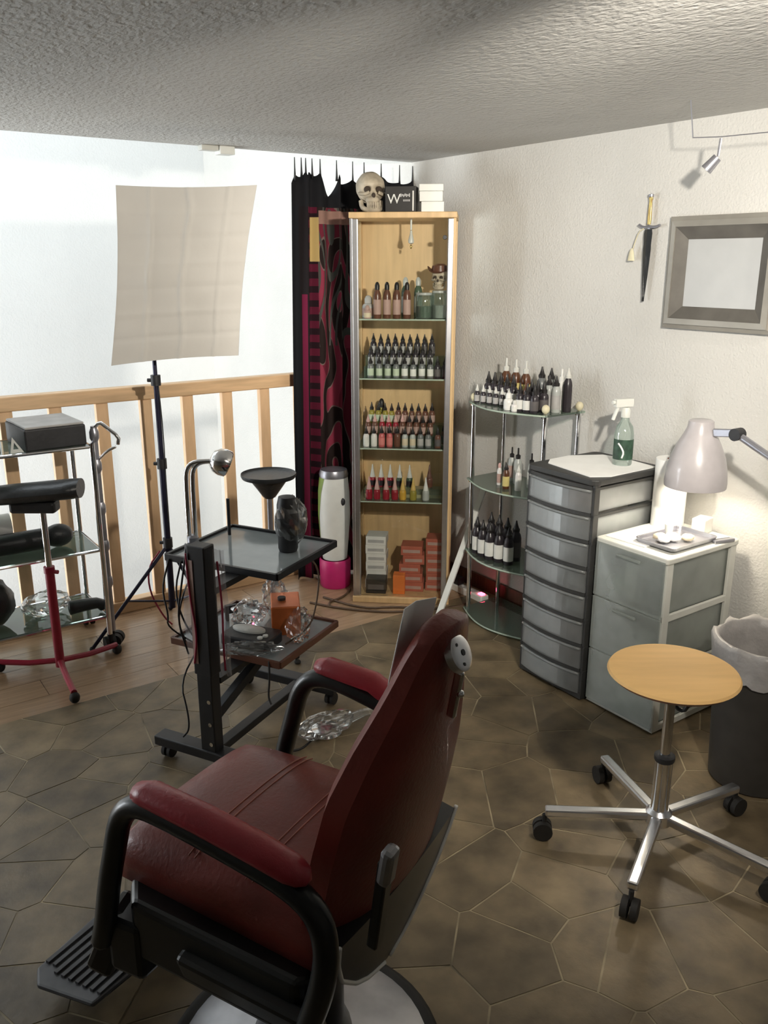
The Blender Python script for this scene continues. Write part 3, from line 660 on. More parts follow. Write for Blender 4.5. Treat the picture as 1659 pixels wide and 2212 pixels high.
def spot(x, y, aim, power, size=95):
    s_ = MB(); s_.cyl((x, y, -.002), (x, y+.004, -.052), .0042, n=8); so_ = s_.build('spot_stem', 'steel', cs_, smooth='auto')
    a = Vector((x, y+.006, -.055)); d = Vector(aim).normalized(); h = MB(); h.cyl(a, a+d*.045, .014, .018, n=16); h.build('spot_head', 'steel', so_, smooth='auto')
    if power:
        b_ = MB(); b_.cyl(a+d*.0455, a+d*.0465, .014, n=14); b_.build('spot_lens', 'bulb', so_)
        l = bpy.data.lights.new('cable_spot_light', 'SPOT'); l.energy = power; l.spot_size = R(size); l.spot_blend = .9; l.color = (1, .93, .82); l.shadow_soft_size = .03
        lo = bpy.data.objects.new('cable_spot_light', l); COL.objects.link(lo); lo.parent = cs_; lo.location = a+d*.055
        lo.rotation_euler = d.to_track_quat('-Z', 'Y').to_euler()
spot(0, 0, (-.35, .55, -.75), 0)
spot(0, -1.0, (.14, .95, -.20), 14)
MB().tube([(-1.35, -1.05, .004), (-1.35, -1.9, -.006), (-1.35, -3.38, .0)], .0016, 6).build('cable', 'steel', cs_)  # second run, unseen, added to carry extra light above the camera
MB().tube([(-1.35, -1.05, .004), (-1.35, -1.03, .118)], .002, 6).build('ceiling_hook', 'steel', cs_)
spot(-1.35, -1.27, (1.68, 2.15, -.52), 205, 72)  # added spot, brightens the right wall
spot(-1.35, -1.42, (1.22, 2.9, -.30), 165, 38)  # added spot, brightens the upper cabinet
spot(-1.35, -1.10, (.2, 3.2, -.50), 190, 44)  # added spot, brightens the softbox front
spot(-1.35, -1.57, (.95, 1.62, -1.75), 62, 62)  # added spot, brightens the right floor, stool and drawers

# ------------------------------------------------------------------ bottles (one mesh set per kind, shared by its copies)
BM = {}
def bottle_mesh(kind):
    if kind in BM: return BM[kind]
    r, hb, hc, style = {'ink': (.0148, .062, .036, 'cone'), 'tall': (.0175, .125, .034, 'dome'), 'drop': (.0165, .050, .062, 'spike'), 'small': (.0165, .038, .020, 'dome'),
                        'big': (.021, .125, .055, 'pump'), 'litre': (.024, .135, .050, 'cone'), 'slim': (.020, .150, .045, 'cone')}[kind]
    body = MB().lathe([(.0, 0), (r*.94, 0), (r, .003), (r, hb*.78), (r*.86, hb*.9), (r*.52, hb), (r*.5, hb+.003)], 14, close=False)
    lab = MB().lathe([(r*1.02, hb*.14), (r*1.02, hb*.66)], 14, close=False)
    if style == 'cone': cap = [(r*.66, hb), (r*.68, hb+hc*.25), (r*.5, hb+hc*.34), (r*.2, hb+hc*.8), (r*.14, hb+hc), (0, hb+hc)]
    elif style == 'spike': cap = [(r*.8, hb*.95), (r*.62, hb+hc*.2), (r*.36, hb+hc*.55), (r*.14, hb+hc*.95), (0, hb+hc)]
    elif style == 'dome': cap = [(r*.6, hb), (r*.62, hb+hc*.55), (r*.45, hb+hc*.85), (r*.2, hb+hc), (0, hb+hc)]
    else: cap = [(r*.55, hb), (r*.58, hb+hc*.3), (r*.22, hb+hc*.4), (r*.2, hb+hc*.95), (0, hb+hc)]
    cp_ = MB().lathe(cap, 12, close=False); out = []
    for nm, b_ in (('body', body), ('label_band', lab), ('cap', cp_)):
        o = b_.build('proto', 'b_dark', smooth='auto'); me = o.data; bpy.data.objects.remove(o); out.append((nm, me))
    BM[kind] = out; return out
BC = {}
def bottle(kind, loc, cols_, label, group, rz=0, sc=1.0):
    t = thing('ink_bottle', label, 'bottle', loc, rz, group); t.scale = (sc, sc, sc)
    for (nm, me), c in zip(bottle_mesh(kind), cols_):
        if c is None: continue
        key = (kind, nm, c)
        if key not in BC:
            m2 = me.copy(); m2.materials.clear(); m2.materials.append(K[c]); BC[key] = m2
        o = bpy.data.objects.new(nm, BC[key]); COL.objects.link(o); o.parent = t
        es = o.modifiers.new('es', 'EDGE_SPLIT'); es.split_angle = R(40)
    return t
ORD = ['first', 'second', 'third', 'fourth', 'fifth', 'sixth', 'seventh', 'eighth', 'ninth', 'tenth', 'eleventh', 'twelfth']

# ------------------------------------------------------------------ display cabinet (local x along the front, y into the depth)
CBL = Vector((.080, 3.885, 0)); CBR = R(-5.8)
cb = thing('display_cabinet', 'tall narrow glass display cabinet in beech and aluminium in the corner', 'cabinet', CBL, CBR)
def CBW(x, y, z): return CBL + Matrix.Rotation(CBR, 3, 'Z') @ Vector((x, y, z))
CH, CW2, CD = 1.805, .228, .355
MB().bb(-CW2-.006, CW2+.006, -.006, CD, 0, .030).build('plinth', 'beech', cb, bevel=.003)
MB().bb(-CW2-.006, CW2+.006, -.006, CD, CH-.025, CH).build('top_board', 'beech', cb, bevel=.003)
MB().bb(-CW2, CW2, CD-.012, CD, .030, CH-.025).build('back_board', 'beech', cb)
for sx in (-1, 1):
    MB().bb(sx*(CW2-.02)-.014, sx*(CW2-.02)+.014, .0, .022, .030, CH-.025).build('door_post', 'alu', cb, bevel=.005)
    MB().bb(sx*(CW2-.003)-.006, sx*(CW2-.003)+.006, .0, .03, .030, CH-.025).build('corner_post', 'beech' if sx > 0 else 'alu', cb, bevel=.002)
    MB().bb(sx*(CW2-.003)-.006, sx*(CW2-.003)+.006, CD-.04, CD-.012, .030, CH-.025).build('rear_post', 'beech', cb, bevel=.002)
    MB().bb(sx*(CW2-.004)-.002, sx*(CW2-.004)+.002, .03, CD-.04, .030, CH-.025).build('side_pane', 'glass', cb)
dp = MB().bb(-CW2+.034, CW2-.034, .008, .012, .034, CH-.029).build('door_pane', 'glass', cb)
MB().cyl((CW2-.045, .006, 1.70), (CW2-.045, -.012, 1.70), .010, .008, n=14).build('door_lock', 'blackp', dp, smooth='auto')
SH = [.505, .762, 1.087, 1.353]
for z in SH:
    s_ = MB().bb(-CW2+.012, CW2-.012, .03, CD-.014, z-.006, z).build('shelf', 'shelfglass', cb)
    MB().bb(-CW2+.012, CW2-.012, .0285, .0298, z-.006, z).build('shelf_edge', 'glassedge', s_)
def riser(z, y0, steps, label, dy=.062, dz=.045):
    r = thing('step_riser', label, 'riser', CBW(0, 0, z+.0005), CBR)
    for k in range(1, steps): MB().bb(-.185, .185, y0+dy*k-.03, y0+dy*k+.031, 0, dz*k-.001).build('step', 'shelfglass', r)
    return r
rb = random.Random(21)
def row(kind, shelf, y, dz, xs, colf, shelfname, rowname, noun, group, sc=1.0):
    for i, x in enumerate(xs):
        cols_, word = colf(i, len(xs))
        bottle(kind, CBW(x, y+rb.uniform(-.004, .004), SH[shelf]+.0005+dz), cols_, '%s %s, %s from left, %s row of %s cabinet shelf' % (word, noun, ORD[i], rowname, shelfname), group, rb.uniform(0, 6), sc*rb.uniform(.97, 1.03))
def lin(a, b_, n): return [a+(b_-a)*i/(n-1) for i in range(n)]
# top glass shelf
for i, x in enumerate((-.118, -.074, -.030, .016)):
    bottle('tall', CBW(x, .07, SH[3]+.0005), ('b_brown', 'l_pinkish', 'c_black'), 'tall brown bottle, %s from left in row of four on topmost cabinet shelf' % ORD[i], 'tall brown bottles on the top cabinet shelf', i)
bottle('small', CBW(-.162, .06, SH[3]+.0005), ('l_pinkish', 'l_cream', 'l_pinkish'), 'small rosy jar at the left front end of the topmost cabinet shelf', 'small jars on the top cabinet shelf')
bottle('small', CBW(-.165, .125, SH[3]+.0005), ('l_grey', 'l_pinkish', 'l_grey'), 'small grey jar behind the rosy jar on the topmost cabinet shelf', 'small jars on the top cabinet shelf', sc=1.7)
for i, (x, y) in enumerate(((.0, .19), (.058, .20))):
    bottle('tall', CBW(x, y, SH[3]+.0005), ('b_green', 'b_clear', 'b_clear'), '%s grey green bottle behind the tall brown ones on the topmost cabinet shelf' % ('left', 'right')[i], 'green bottles on the top cabinet shelf', sc=1.12)
gj = K['jar'] = clear('greenish_jar_glass', (.80, .88, .83), .14, .05, .22, (.45, .55, .48))
for i, (x, y, r, h, lab) in enumerate(((.092, .11, .040, .105, 'wide greenish glass jar left of the small skull on the top cabinet shelf'), (.160, .10, .034, .115, 'greenish glass jar carrying the small skull on the top cabinet shelf'))):
    t = thing('glass_jar', lab, 'jar', CBW(x, y, SH[3]+.0005))
    MB().lathe([(0, 0), (r*.95, 0), (r, .004), (r, h*.9), (r*.9, h)], 22, close=False).build('jar_wall', 'jar', t, smooth='auto')
    MB().lathe([(r*.9, h-.004), (r*.94, h-.003), (r*.94, h+.007), (0, h+.008)], 22, close=False).build('lid', 'b_clear', t, smooth='auto')
    MB().lathe([(0, .003), (r*.9, .003), (r*.9, h*.5), (0, h*.5)], 18, close=False).build('filling', 'b_green' if i == 0 else 'l_grey', t, smooth='auto')
def skull(name, label, loc, rz, s, hat=False):
    t = thing(name, label, 'skull', loc, rz); t.scale = (s, s, s)
    def cr(d):
        f_ = 1+.05*mnoise.noise(d*3)
        if d.y < -.3 and d.z < .1: f_ *= 1-.12*min(1, (-d.y-.3)*1.5)
        for sx in (-1, 1):
            a = (Vector((d.x-sx*.42, d.y+.86, d.z+.16))).length
            if a < .30: f_ -= .30*(1-(a/.30)**2)
        a = Vector((d.x*1.4, d.y+.86, d.z+.52)).length
        if a < .20: f_ -= .16*(1-(a/.2)**2)
        return f_
    MB().ell((0, 0, .105), (.062, .078, .066), 36, 26, cr).build('cranium', 'bone', t, smooth=True)
    for sx in (-1, 1): MB().ell((sx*.026, -.055, .094), (.015, .010, .014), 14, 10).build('eye_socket', 'socket', t, smooth=True)  # solid dark ellipsoids painting the shade inside the sockets
    MB().ell((0, -.064, .070), (.008, .008, .011), 10, 8).build('nose_hollow', 'socket', t, smooth=True)  # same painted shade for the nose opening
    for sx in (-1, 1): MB().tube([(sx*.020, -.068, .082), (sx*.040, -.060, .074), (sx*.058, -.030, .078)], .0075, 8, 1).build('cheekbone', 'bone', t, smooth=True)
    j = MB(); j.tube([(-.044, -.006, .05), (-.042, -.018, .020), (-.026, -.056, .010), (0, -.068, .009), (.026, -.056, .010), (.042, -.018, .020), (.044, -.006, .05)], .0105, 8, 2); jw = j.build('jaw', 'bone', t, smooth=True)
    MB().ell((0, -.040, .052), (.032, .030, .020), 16, 10).build('upper_jaw', 'bone', t, smooth=True)
    for k in range(8):
        a = R(-58+116*k/7); x, y = .030*math.sin(a), -.040-.030*math.cos(a)
        MB().box((x, y, .034), (.0072, .006, .016), a).build('tooth', 'bone', jw, bevel=.0015); MB().box((x, y, .021), (.0066, .006, .011), a).build('tooth', 'bone', jw, bevel=.0015)
    if hat:
        h = MB(); pts = []; n = 24
        for r, z in ((.10, .128), (.068, .140), (.062, .185), (.03, .20)):
            for k in range(n): tt = 2*math.pi*k/n; pts.append((r*math.cos(tt), r*math.sin(tt), z+(.055*abs(math.cos(tt))**3 if r > .09 else 0)))
        h.add(pts, [(i*n+k, i*n+(k+1) % n, (i+1)*n+(k+1) % n, (i+1)*n+k) for i in range(3) for k in range(n)]+[tuple(range(3*n, 4*n))]); h.build('hat', 'b_brown', t, smooth='auto')
    return t
skull('small_skull', 'small skull with a brown hat standing on a glass jar in the cabinet', CBW(.160, .10, SH[3]+.126), CBR+R(-12), .56, True)
# second shelf: stepped rows of small inks with pale labels
riser(SH[2], .075, 3, 'clear stepped stand under the small inks on the second cabinet shelf')
def c2(i, n): return (('b_grey', 'l_mint' if i < 4 else 'l_white', 'c_black'), 'pale labelled')
row('ink', 2, .075, 0, lin(-.150, .125, 8), c2, 'second', 'front', 'ink bottle', 'inks on the second cabinet shelf')
row('ink', 2, .137, .045, lin(-.155, .120, 9), lambda i, n: (('b_dark', 'l_grey', 'c_black'), 'grey labelled'), 'second', 'middle', 'ink bottle', 'inks on the second cabinet shelf')
row('ink', 2, .199, .090, lin(-.150, .125, 9), lambda i, n: (('b_dark', 'l_dark' if i > 5 else 'l_grey', 'c_black'), 'dark'), 'second', 'back', 'ink bottle', 'inks on the second cabinet shelf')
for i, x in enumerate((.158, .192)): bottle('ink', CBW(x, .07, SH[2]+.0005), ('b_dark', 'l_dark', 'c_black'), '%s of two dark ink bottles at the right end of the second cabinet shelf' % ('left', 'right')[i], 'inks on the second cabinet shelf')
# third shelf
riser(SH[1], .075, 3, 'clear stepped stand under the red and cream inks on third cabinet shelf')
cl3 = [('b_white', 'l_white', 'white'), ('b_white', 'l_white', 'white'), ('b_rose', 'l_rose', 'rose'), ('b_rose', 'l_rose', 'rose'), ('b_brown', 'b_brown', 'brown'), ('b_clear', 'l_cream', 'cream'), ('b_clear', 'l_cream', 'cream'), ('b_grey', 'l_grey', 'grey'), ('b_grey', 'l_grey', 'grey')]
row('ink', 1, .075, 0, lin(-.172, .120, 9), lambda i, n: ((cl3[i][0], cl3[i][1], 'c_black'), cl3[i][2]), 'third', 'front', 'ink bottle', 'inks on the third cabinet shelf')
row('ink', 1, .137, .045, lin(-.170, .125, 10), lambda i, n: (('b_red' if 1 < i < 5 else 'b_brown', 'l_pinkish', 'c_pink' if i < 6 else 'c_black'), 'rosy labelled'), 'third', 'middle', 'ink bottle', 'inks on the third cabinet shelf')
row('ink', 1, .199, .090, lin(-.160, .130, 10), lambda i, n: (('b_olive' if i < 4 else 'b_brown', 'l_mint' if i < 4 else 'l_pinkish', 'c_black'), 'dark capped'), 'third', 'back', 'ink bottle', 'inks on the third cabinet shelf')
bottle('tall', CBW(-.118, .255, SH[1]+.0005), ('b_olive', 'b_olive', 'c_black'), 'taller olive bottle behind the inks at left on the third cabinet shelf', 'inks on the third cabinet shelf', sc=1.25)
for i, (x, y) in enumerate(((.165, .07), (.190, .16))): bottle('ink', CBW(x, y, SH[1]+.0005), ('b_brown', 'l_dark', 'c_black'), '%s dark ink bottle at the right end of the third cabinet shelf' % ('front', 'rear')[i], 'inks on the third cabinet shelf')
# fourth shelf: spiked droppers
riser(SH[0], .075, 2, 'clear step under the back droppers on the fourth cabinet shelf')
c4f = [('b_red', 'c_pink', 'red'), ('b_red', 'c_pink', 'red'), ('b_red', 'c_pink', 'red'), ('b_red', 'c_pink', 'red'), ('b_yellow', 'c_yellow', 'amber yellow'), ('b_olive', 'c_yellow', 'olive'), ('b_clear', 'c_white', 'white')]
for i, x in enumerate((-.160, -.122, -.078, -.036, .002, .052, .112)):
    bottle('drop', CBW(x, .075, SH[0]+.0005), (c4f[i][0], c4f[i][0], c4f[i][1]), '%s pointed dropper, %s from left in front row of fourth cabinet shelf' % (c4f[i][2], ORD[i]), 'droppers on the fourth cabinet shelf')
for i, x in enumerate((-.150, -.108, -.064, -.018, .030)):
    bottle('drop', CBW(x, .137, SH[0]+.046), ('b_green' if i > 2 else 'b_red', 'b_dark', 'c_clear'), 'pale tipped dropper, %s from left in back row of fourth cabinet shelf' % ORD[i], 'droppers on the fourth cabinet shelf')
bottle('drop', CBW(.125, .15, SH[0]+.046), ('b_brown', 'b_brown', 'b_brown'), 'dark reddish dropper alone behind the white one on the fourth cabinet shelf', 'droppers on the fourth cabinet shelf')
# cartons on the cabinet floor
def carton(label, c, d, m_, rz=0, group=None, strip=None, cat='box'):
    t = thing('carton', label, cat, c, CBR+rz, group)
    MB().bb(-d[0]/2, d[0]/2, -d[1]/2, d[1]/2, 0, d[2]).build('carton_body', m_, t, bevel=.002)
    if strip: MB().bb(-d[0]*.40, d[0]*.40, -d[1]/2-.0008, -d[1]/2, d[2]*.28, d[2]*.62).build('print_strip', strip, t)
    return t
z = .0305
carton('black carton at the left front corner of the cabinet floor', CBW(-.125, .075, z), (.098, .07, .075), 'blackcard', strip='l_dark')
for k in range(6):
    carton('white carton, %s from the bottom of the left stack in the cabinet' % ORD[k], CBW(-.135+.004*(k % 2), .165, z+.045*k), (.100, .10, .0445), 'card', R((k*37) % 5-2), 'white cartons in the cabinet', 'l_grey')
carton('bright orange carton at the middle of the cabinet floor', CBW(-.012, .07, z), (.058, .06, .098), 'orangecard')
for k in range(5):
    carton('red carton, %s from the bottom of the middle stack in the cabinet' % ORD[k], CBW(.055-.008*(k % 3), .135, z+.047*k), (.105, .10, .0465), 'redcard', R((k*53) % 7-3), 'red cartons in the cabinet', 'l_pinkish')
for k in range(6):
    carton('red carton, %s from the bottom of the right stack in the cabinet' % ORD[k], CBW(.160, .155, z+.045*k), (.088, .10, .0445), 'redcard', R((k*29) % 5-2), 'red cartons in the cabinet', 'l_pinkish')
# pendant hanging under the cabinet roof
pn = thing('pendant', 'pale teardrop pendant hanging from the cabinet roof on a short chain', 'pendant', CBW(.030, .10, CH-.026))
MB().cyl((0, 0, 0), (0, 0, -.045), .0045, n=10).build('chain', 'c_clear', pn, smooth='auto')
MB().lathe([(0, -.045), (.005, -.048), (.006, -.062), (.013, -.090), (.012, -.100), (.0, -.106)], 14, close=False).build('drop', 'c_clear', pn, smooth='auto')
MB().ell((0, 0, -.116), (.005, .005, .009), 10, 8).build('bead', 'gold', pn, smooth=True)
# on top of the cabinet
skull('bone_skull', 'life size bone coloured skull on the left of the cabinet top', CBW(-.152, .11, CH+.0008), CBR+R(20), 1.0)
tb = thing('black_box', 'black box lettered with a large white W on the cabinet top', 'box', CBW(-.008, .06, CH+.0005), CBR+R(-4))
MB().bb(-.066, .066, -.045, .045, 0, .104).build('box_body', 'blackcard', tb, bevel=.002)
MB().bb(.052, .058, -.0462, -.0452, .004, .085).build('white_band', 'card', tb)
def text(s_, size, loc, parent, m_, name, ext=.0006, ry=0):
    cu = bpy.data.curves.new(name, 'FONT'); cu.body = s_; cu.size = size; cu.extrude = ext; cu.align_x = 'CENTER'
    o = bpy.data.objects.new(name, cu); COL.objects.link(o); o.rotation_euler = (R(90), 0, 0)
    dgp = bpy.context.evaluated_depsgraph_get(); me = bpy.data.meshes.new_from_object(o.evaluated_get(dgp)); bpy.data.objects.remove(o)
    me.materials.clear(); me.materials.append(K[m_]); o = bpy.data.objects.new(name, me); COL.objects.link(o); o.parent = parent; o.location = loc; o.rotation_euler = (R(90), 0, 0); return o
text('W', .056, (-.028, -.0456, .034), tb, 'l_white', 'lettering')
sm_ = MB()
for k in range(7):
    sm_.bb(.0-.001+.0062*k, .0045+.0062*k, -.0462, -.0454, .060+.004*(k % 2), .074-.002*(k % 3)); 
    if k > 1: sm_.bb(.0+.0062*k, .0042+.0062*k, -.0462, -.0454, .042, .050)
sm_.build('fine_print', 'l_grey', tb)
wb = [(.125, .075, 0, (.098, .09, .042), 'lower white carton on the right of the cabinet top'), (.118, .075, .0425, (.100, .09, .042), 'middle white carton on the right of the cabinet top'), (.118, .078, .085, (.104, .095, .028), 'upper white carton on the right of the cabinet top')]
for x, y, z, d, lab in wb: carton(lab, CBW(x, y, CH+.0008+z), d, 'white', R(2), 'white cartons on the cabinet top')

# ------------------------------------------------------------------ glass corner shelf
gs = thing('glass_shelf', 'bow fronted glass shelf unit on chrome posts against the right wall', 'shelf unit', W(2.70, 2.66), PHI)
posts = [(-.215, .225), (-.02, .235), (-.195, -.195), (-.02, -.215)]
ol = [(-.005, .25)]+[(-.225-.075*math.sin(math.pi*i/12), .245-.47*i/12) for i in range(13)]+[(-.005, -.235)]
TZ = [.020, .315, .655, 1.005]
for z in TZ:
    g_ = MB().prism(ol, z-.008, z).build('glass_tier', 'shelfglass', gs)
    e_ = MB(); e_.tube([(x, y, z-.004) for x, y in ol[1:-1]], .0042, 6); e_.build('tier_edge', 'glassedge', g_, smooth=True)
for x, y in posts:
    pt = MB().lathe([(.0105, .0065), (.0105, 1.006)], 14, (x, y, 0)).build('post', 'chrome', gs, smooth='auto')
    MB().ell((x, y, 1.024), (.017, .017, .019), 14, 10).build('knob', 'cream', pt, smooth=True)
    for z in TZ: MB().lathe([(.016, z-.018), (.016, z-.009)], 12, (x, y, 0)).build('collar', 'chrome', pt)
def GS(x, y, z): return W(2.70+x, 2.66+y, z)
Z = TZ[3]+.0005; grp = 'bottles on top of the glass shelf'
for i in range(6): bottle('ink', GS(-.225+.004*i, .195-.036*i, Z), ('b_dark', 'l_grey', 'c_clear'), 'grey labelled ink, %s from left in front row atop glass shelf' % ORD[i], grp, i, .82)
for i in range(5): bottle('ink', GS(-.165, .190-.040*i, Z), ('b_dark', 'l_white', 'c_black'), 'white labelled black tipped ink, %s from left in second row atop glass shelf' % ORD[i], grp, i, 1.35)
for i in range(3): bottle('big', GS(-.085, .165-.062*i, Z), ('b_amber', 'l_yellow', 'c_clear'), 'amber bottle with yellow label, %s from left at back atop glass shelf' % ORD[i], grp, i, 1.05)
bottle('small', GS(-.245, -.028, Z), ('c_white', 'c_white', 'c_white'), 'small bright white pot at the front edge atop the glass shelf', grp, 0, 1.25)
bottle('small', GS(-.255, -.075, Z), ('b_white', 'l_white', 'c_clear'), 'tiny pale vial right of the white pot atop the glass shelf', grp, 0, .8)
bottle('big', GS(-.15, -.035, Z), ('b_amber', 'b_brown', 'b_brown'), 'squat brown bottle in the middle atop the glass shelf', grp, 0, .72)
for i in range(2): bottle('litre', GS(-.085, -.055-.055*i, Z), ('b_grey', 'l_white', 'c_black'), '%s of two large bottles with black cones at back atop glass shelf' % ('left', 'right')[i], grp, i, .92)
for i in range(3): bottle('ink', GS(-.235+.008*i, -.085-.034*i, Z), ('b_dark', 'l_white' if i < 2 else 'l_dark', 'c_black'), 'black capped ink, %s in the front right row atop the glass shelf' % ORD[i], grp, i, 1.2)
for i in range(3): bottle('ink', GS(-.175, -.090-.036*i, Z), ('b_dark', 'l_dark', 'c_black'), 'dark ink, %s in the second right row atop the glass shelf' % ORD[i], grp, i, 1.3)
bottle('big', GS(-.07, -.155, Z), ('c_white', 'c_white', 'c_white'), 'white pump bottle at back right atop the glass shelf', grp, 0, .95)
for i in range(2): bottle('litre', GS(-.135, -.150-.040*i, Z), ('b_clear', 'l_grey', 'c_black'), '%s grey clear bottle near the right post atop the glass shelf' % ('first', 'second')[i], grp, i, .80)
bottle('slim', GS(-.085, -.205, Z), ('b_dark', 'b_dark', 'c_clear'), 'tall black bottle with clear tip, rightmost atop the glass shelf', grp, 0, .92)
Z = TZ[2]+.0005; grp = 'bottles on the second tier of the glass shelf'
for i, (x, y, k_, c_, s_, lab) in enumerate(((-.10, .09, 'big', ('b_clear', 'l_pinkish', 'c_black'), .85, 'rosy labelled bottle with black cap, rear left on the second glass tier'), (-.12, .03, 'big', ('b_clear', 'b_clear', 'c_black'), .9, 'clear bottle with black cap, rear centre on the second glass tier'),
        (-.20, .06, 'tall', ('b_white', 'l_pinkish', 'c_pink'), .62, 'squat pinkish bottle at the front of the second glass tier'), (-.22, -.005, 'litre', ('b_amber', 'l_yellow', 'c_black'), .62, 'dark bottle with yellow label at the front of second glass tier'),
        (-.20, -.06, 'litre', ('b_white', 'l_white', 'c_clear'), .60, 'white bottle beside the drawer chest on the second glass tier'), (-.12, -.055, 'big', ('b_clear', 'l_white', 'c_black'), .85, 'clear bottle with black cap, rear right on the second glass tier'))):
    bottle(k_, GS(x, y, Z), c_, lab, grp, i, s_)
Z = TZ[1]+.0005; grp = 'bottles on the third tier of the glass shelf'
for i in range(5): bottle('litre', GS(-.225-.012*math.sin(i), .165-.050*i, Z), ('b_dark', 'l_white', 'c_black'), 'black bottle with white label, %s from left at front of third glass tier' % ORD[i], grp, i, .92)
for i in range(4): bottle('litre', GS(-.155, .150-.055*i, Z), ('b_dark', 'l_dark', 'c_black'), 'plain black bottle, %s from left in rear row of third glass tier' % ORD[i], grp, i, 1.0)

# ------------------------------------------------------------------ curtain
cu = thing('curtain', 'dark crimson and black patterned curtain hanging between railing and cabinet', 'curtain', W(2.035, 3.685), PHI)
hooks = [(.02, 1.985), (.055, 2.0), (.078, 2.0), (.112, 2.0), (.155, 1.998), (.245, 1.995), (.335, 1.975), (.40, 1.99), (.50, 1.995), (.61, 1.985), (.69, 1.99)]
def topz(x):
    ks = [(0, 1.945)]+[(a, z) for a, z in hooks]; best = 2.0
    for (a, z0), (b_, z1) in zip(ks, ks[1:]):
        if a <= x <= b_:
            t = (x-a)/(b_-a); sag = {(.155, .245): .105, (.245, .335): .030, (0, .02): .0}.get((a, b_), .018)
            return z0+(z1-z0)*t - sag*4*t*(1-t)*(1 if sag < .1 else (1-abs(2*t-1)**.6*.25))
    return 1.99
nx, nz = 120, 46; pts = []; uvs = []
for j in range(nz+1):
    for i in range(nx+1):
        u = i/nx; x0 = .70*u; zt = topz(x0); v = j/nz; z = .012+(zt-.012)*v
        amp = .030*(1-.45*v) if v < .97 else .016
        ph = 2*math.pi*(x0/.088) + .5*math.sin(3*v+u*5)
        x = x0*(.96+.04*v)+.012*math.sin(ph*.5)-.02*(1-v)*(1-u)
        pts.append((x, amp*math.sin(ph)+.008*math.sin(9*u+4*v), z)); uvs.append((x0*1.0, z))
fs = [(j*(nx+1)+i, j*(nx+1)+i+1, (j+1)*(nx+1)+i+1, (j+1)*(nx+1)+i) for j in range(nz) for i in range(nx)]
me = bpy.data.meshes.new('cloth'); me.from_pydata(pts, [], fs); me.materials.append(K['curtain'])
ul = me.uv_layers.new(name='UVMap')
for lp_ in me.loops: ul.data[lp_.index].uv = uvs[lp_.vertex_index]
for p_ in me.polygons: p_.use_smooth = True
clo = bpy.data.objects.new('cloth', me); COL.objects.link(clo); clo.parent = cu
so_ = clo.modifiers.new('th', 'SOLIDIFY'); so_.thickness = .003
for x, z in hooks:
    MB().tube([(x, 0, z-.03), (x, 0, z), (x, 0, z+.03), (x, 0, 2.057)], [.007, .0045, .003, .002], 6).build('hook_cord', 'black', cu, smooth=True)

# ------------------------------------------------------------------ softbox on a light stand
SX, SY = -.962, 3.62
sbx = thing('softbox_stand', 'rectangular softbox with creased grey front on a black light stand', 'studio light', (SX, SY, 0))
k_ = .952
def rel(x, y, z): return Vector((x*k_-SX, y*k_-SY, 1.6+(z-1.6)*k_))
TL, TR, BR, BL = rel(-1.057, 3.60, 1.889), rel(-.517, 3.72, 1.899), rel(-.625, 3.72, 1.213), rel(-1.138, 3.60, 1.183)
nrm = (TR-TL).cross(BL-TL).normalized()
if nrm.y > 0: nrm = -nrm
n = 64; pts = []
rnd = random.Random(3)
def crease(u, v):
    d = 0
    for cu_, amp, wd_, wob in ((.24, .010, .010, .012), (.52, .016, .014, .035), (.80, .010, .009, .012)):
        x = u-cu_-wob*mnoise.noise(Vector((v*5, cu_*9, 0))); d += amp*math.exp(-(x/wd_)**2)*(.6+.8*abs(mnoise.noise(Vector((v*9, cu_*4, 3)))))
    for k in range(1, 7): d += .004*math.exp(-(((v-k/7)/.012)**2))*(1 if k % 2 else -1)
    d += .006*mnoise.noise(Vector((u*4, v*5, 7)))
    return d
for j in range(n+1):
    for i in range(n+1):
        u, v = i/n, j/n
        uu = u+.028*(math.sin(math.pi*v))*(1-2*u); vv = v+.012*math.sin(math.pi*u)*(1-2*v)
        p_ = TL*(1-uu)*(1-vv)+TR*uu*(1-vv)+BR*uu*vv+BL*(1-uu)*vv
        pts.append(p_+nrm*(crease(u, v)+.012*math.sin(math.pi*u)*math.sin(math.pi*v)))
MB().add(pts, [(j*(n+1)+i, j*(n+1)+i+1, (j+1)*(n+1)+i+1, (j+1)*(n+1)+i) for j in range(n) for i in range(n)]).build('diffuser', 'linen', sbx, smooth=True)
edge = [j*(n+1) for j in range(n+1)]; edge += [n*(n+1)+i for i in range(1, n+1)]; edge += [j*(n+1)+n for j in range(n-1, -1, -1)]; edge += [i for i in range(n-1, 0, -1)]
bkc = (TL+TR+BR+BL)/4 - nrm*.20; sh = MB(); ring0 = [pts[i]+nrm*.001 for i in edge]
ctr = (TL+TR+BR+BL)/4; ring1 = [bkc+(p_-ctr)*.22 for p_ in ring0]; m_ = len(ring0)
ringr = [p_-nrm*.012 for p_ in ring0]
sh.add(ring0+ringr+ring1, [(a, (a+1) % m_, m_+(a+1) % m_, m_+a) for a in range(m_)]+[(m_+a, m_+(a+1) % m_, 2*m_+(a+1) % m_, 2*m_+a) for a in range(m_)]+[tuple(range(2*m_, 3*m_))])
sh.build('reflector_shell', 'blackp', sbx, smooth='auto')
MB().cyl(bkc, bkc-nrm*.07, .045, n=18).build('lamp_head', 'blackp', sbx, smooth='auto')
po_ = MB(); po_.cyl((0, 0, .09), (0, 0, .78), .0145, n=12); po_.build('lower_pole', 'pole', sbx, smooth='auto')
po_ = MB(); po_.cyl((0, 0, .78), (0, 0, 1.13), .0115, n=12); po_.build('middle_pole', 'pole', sbx, smooth='auto')
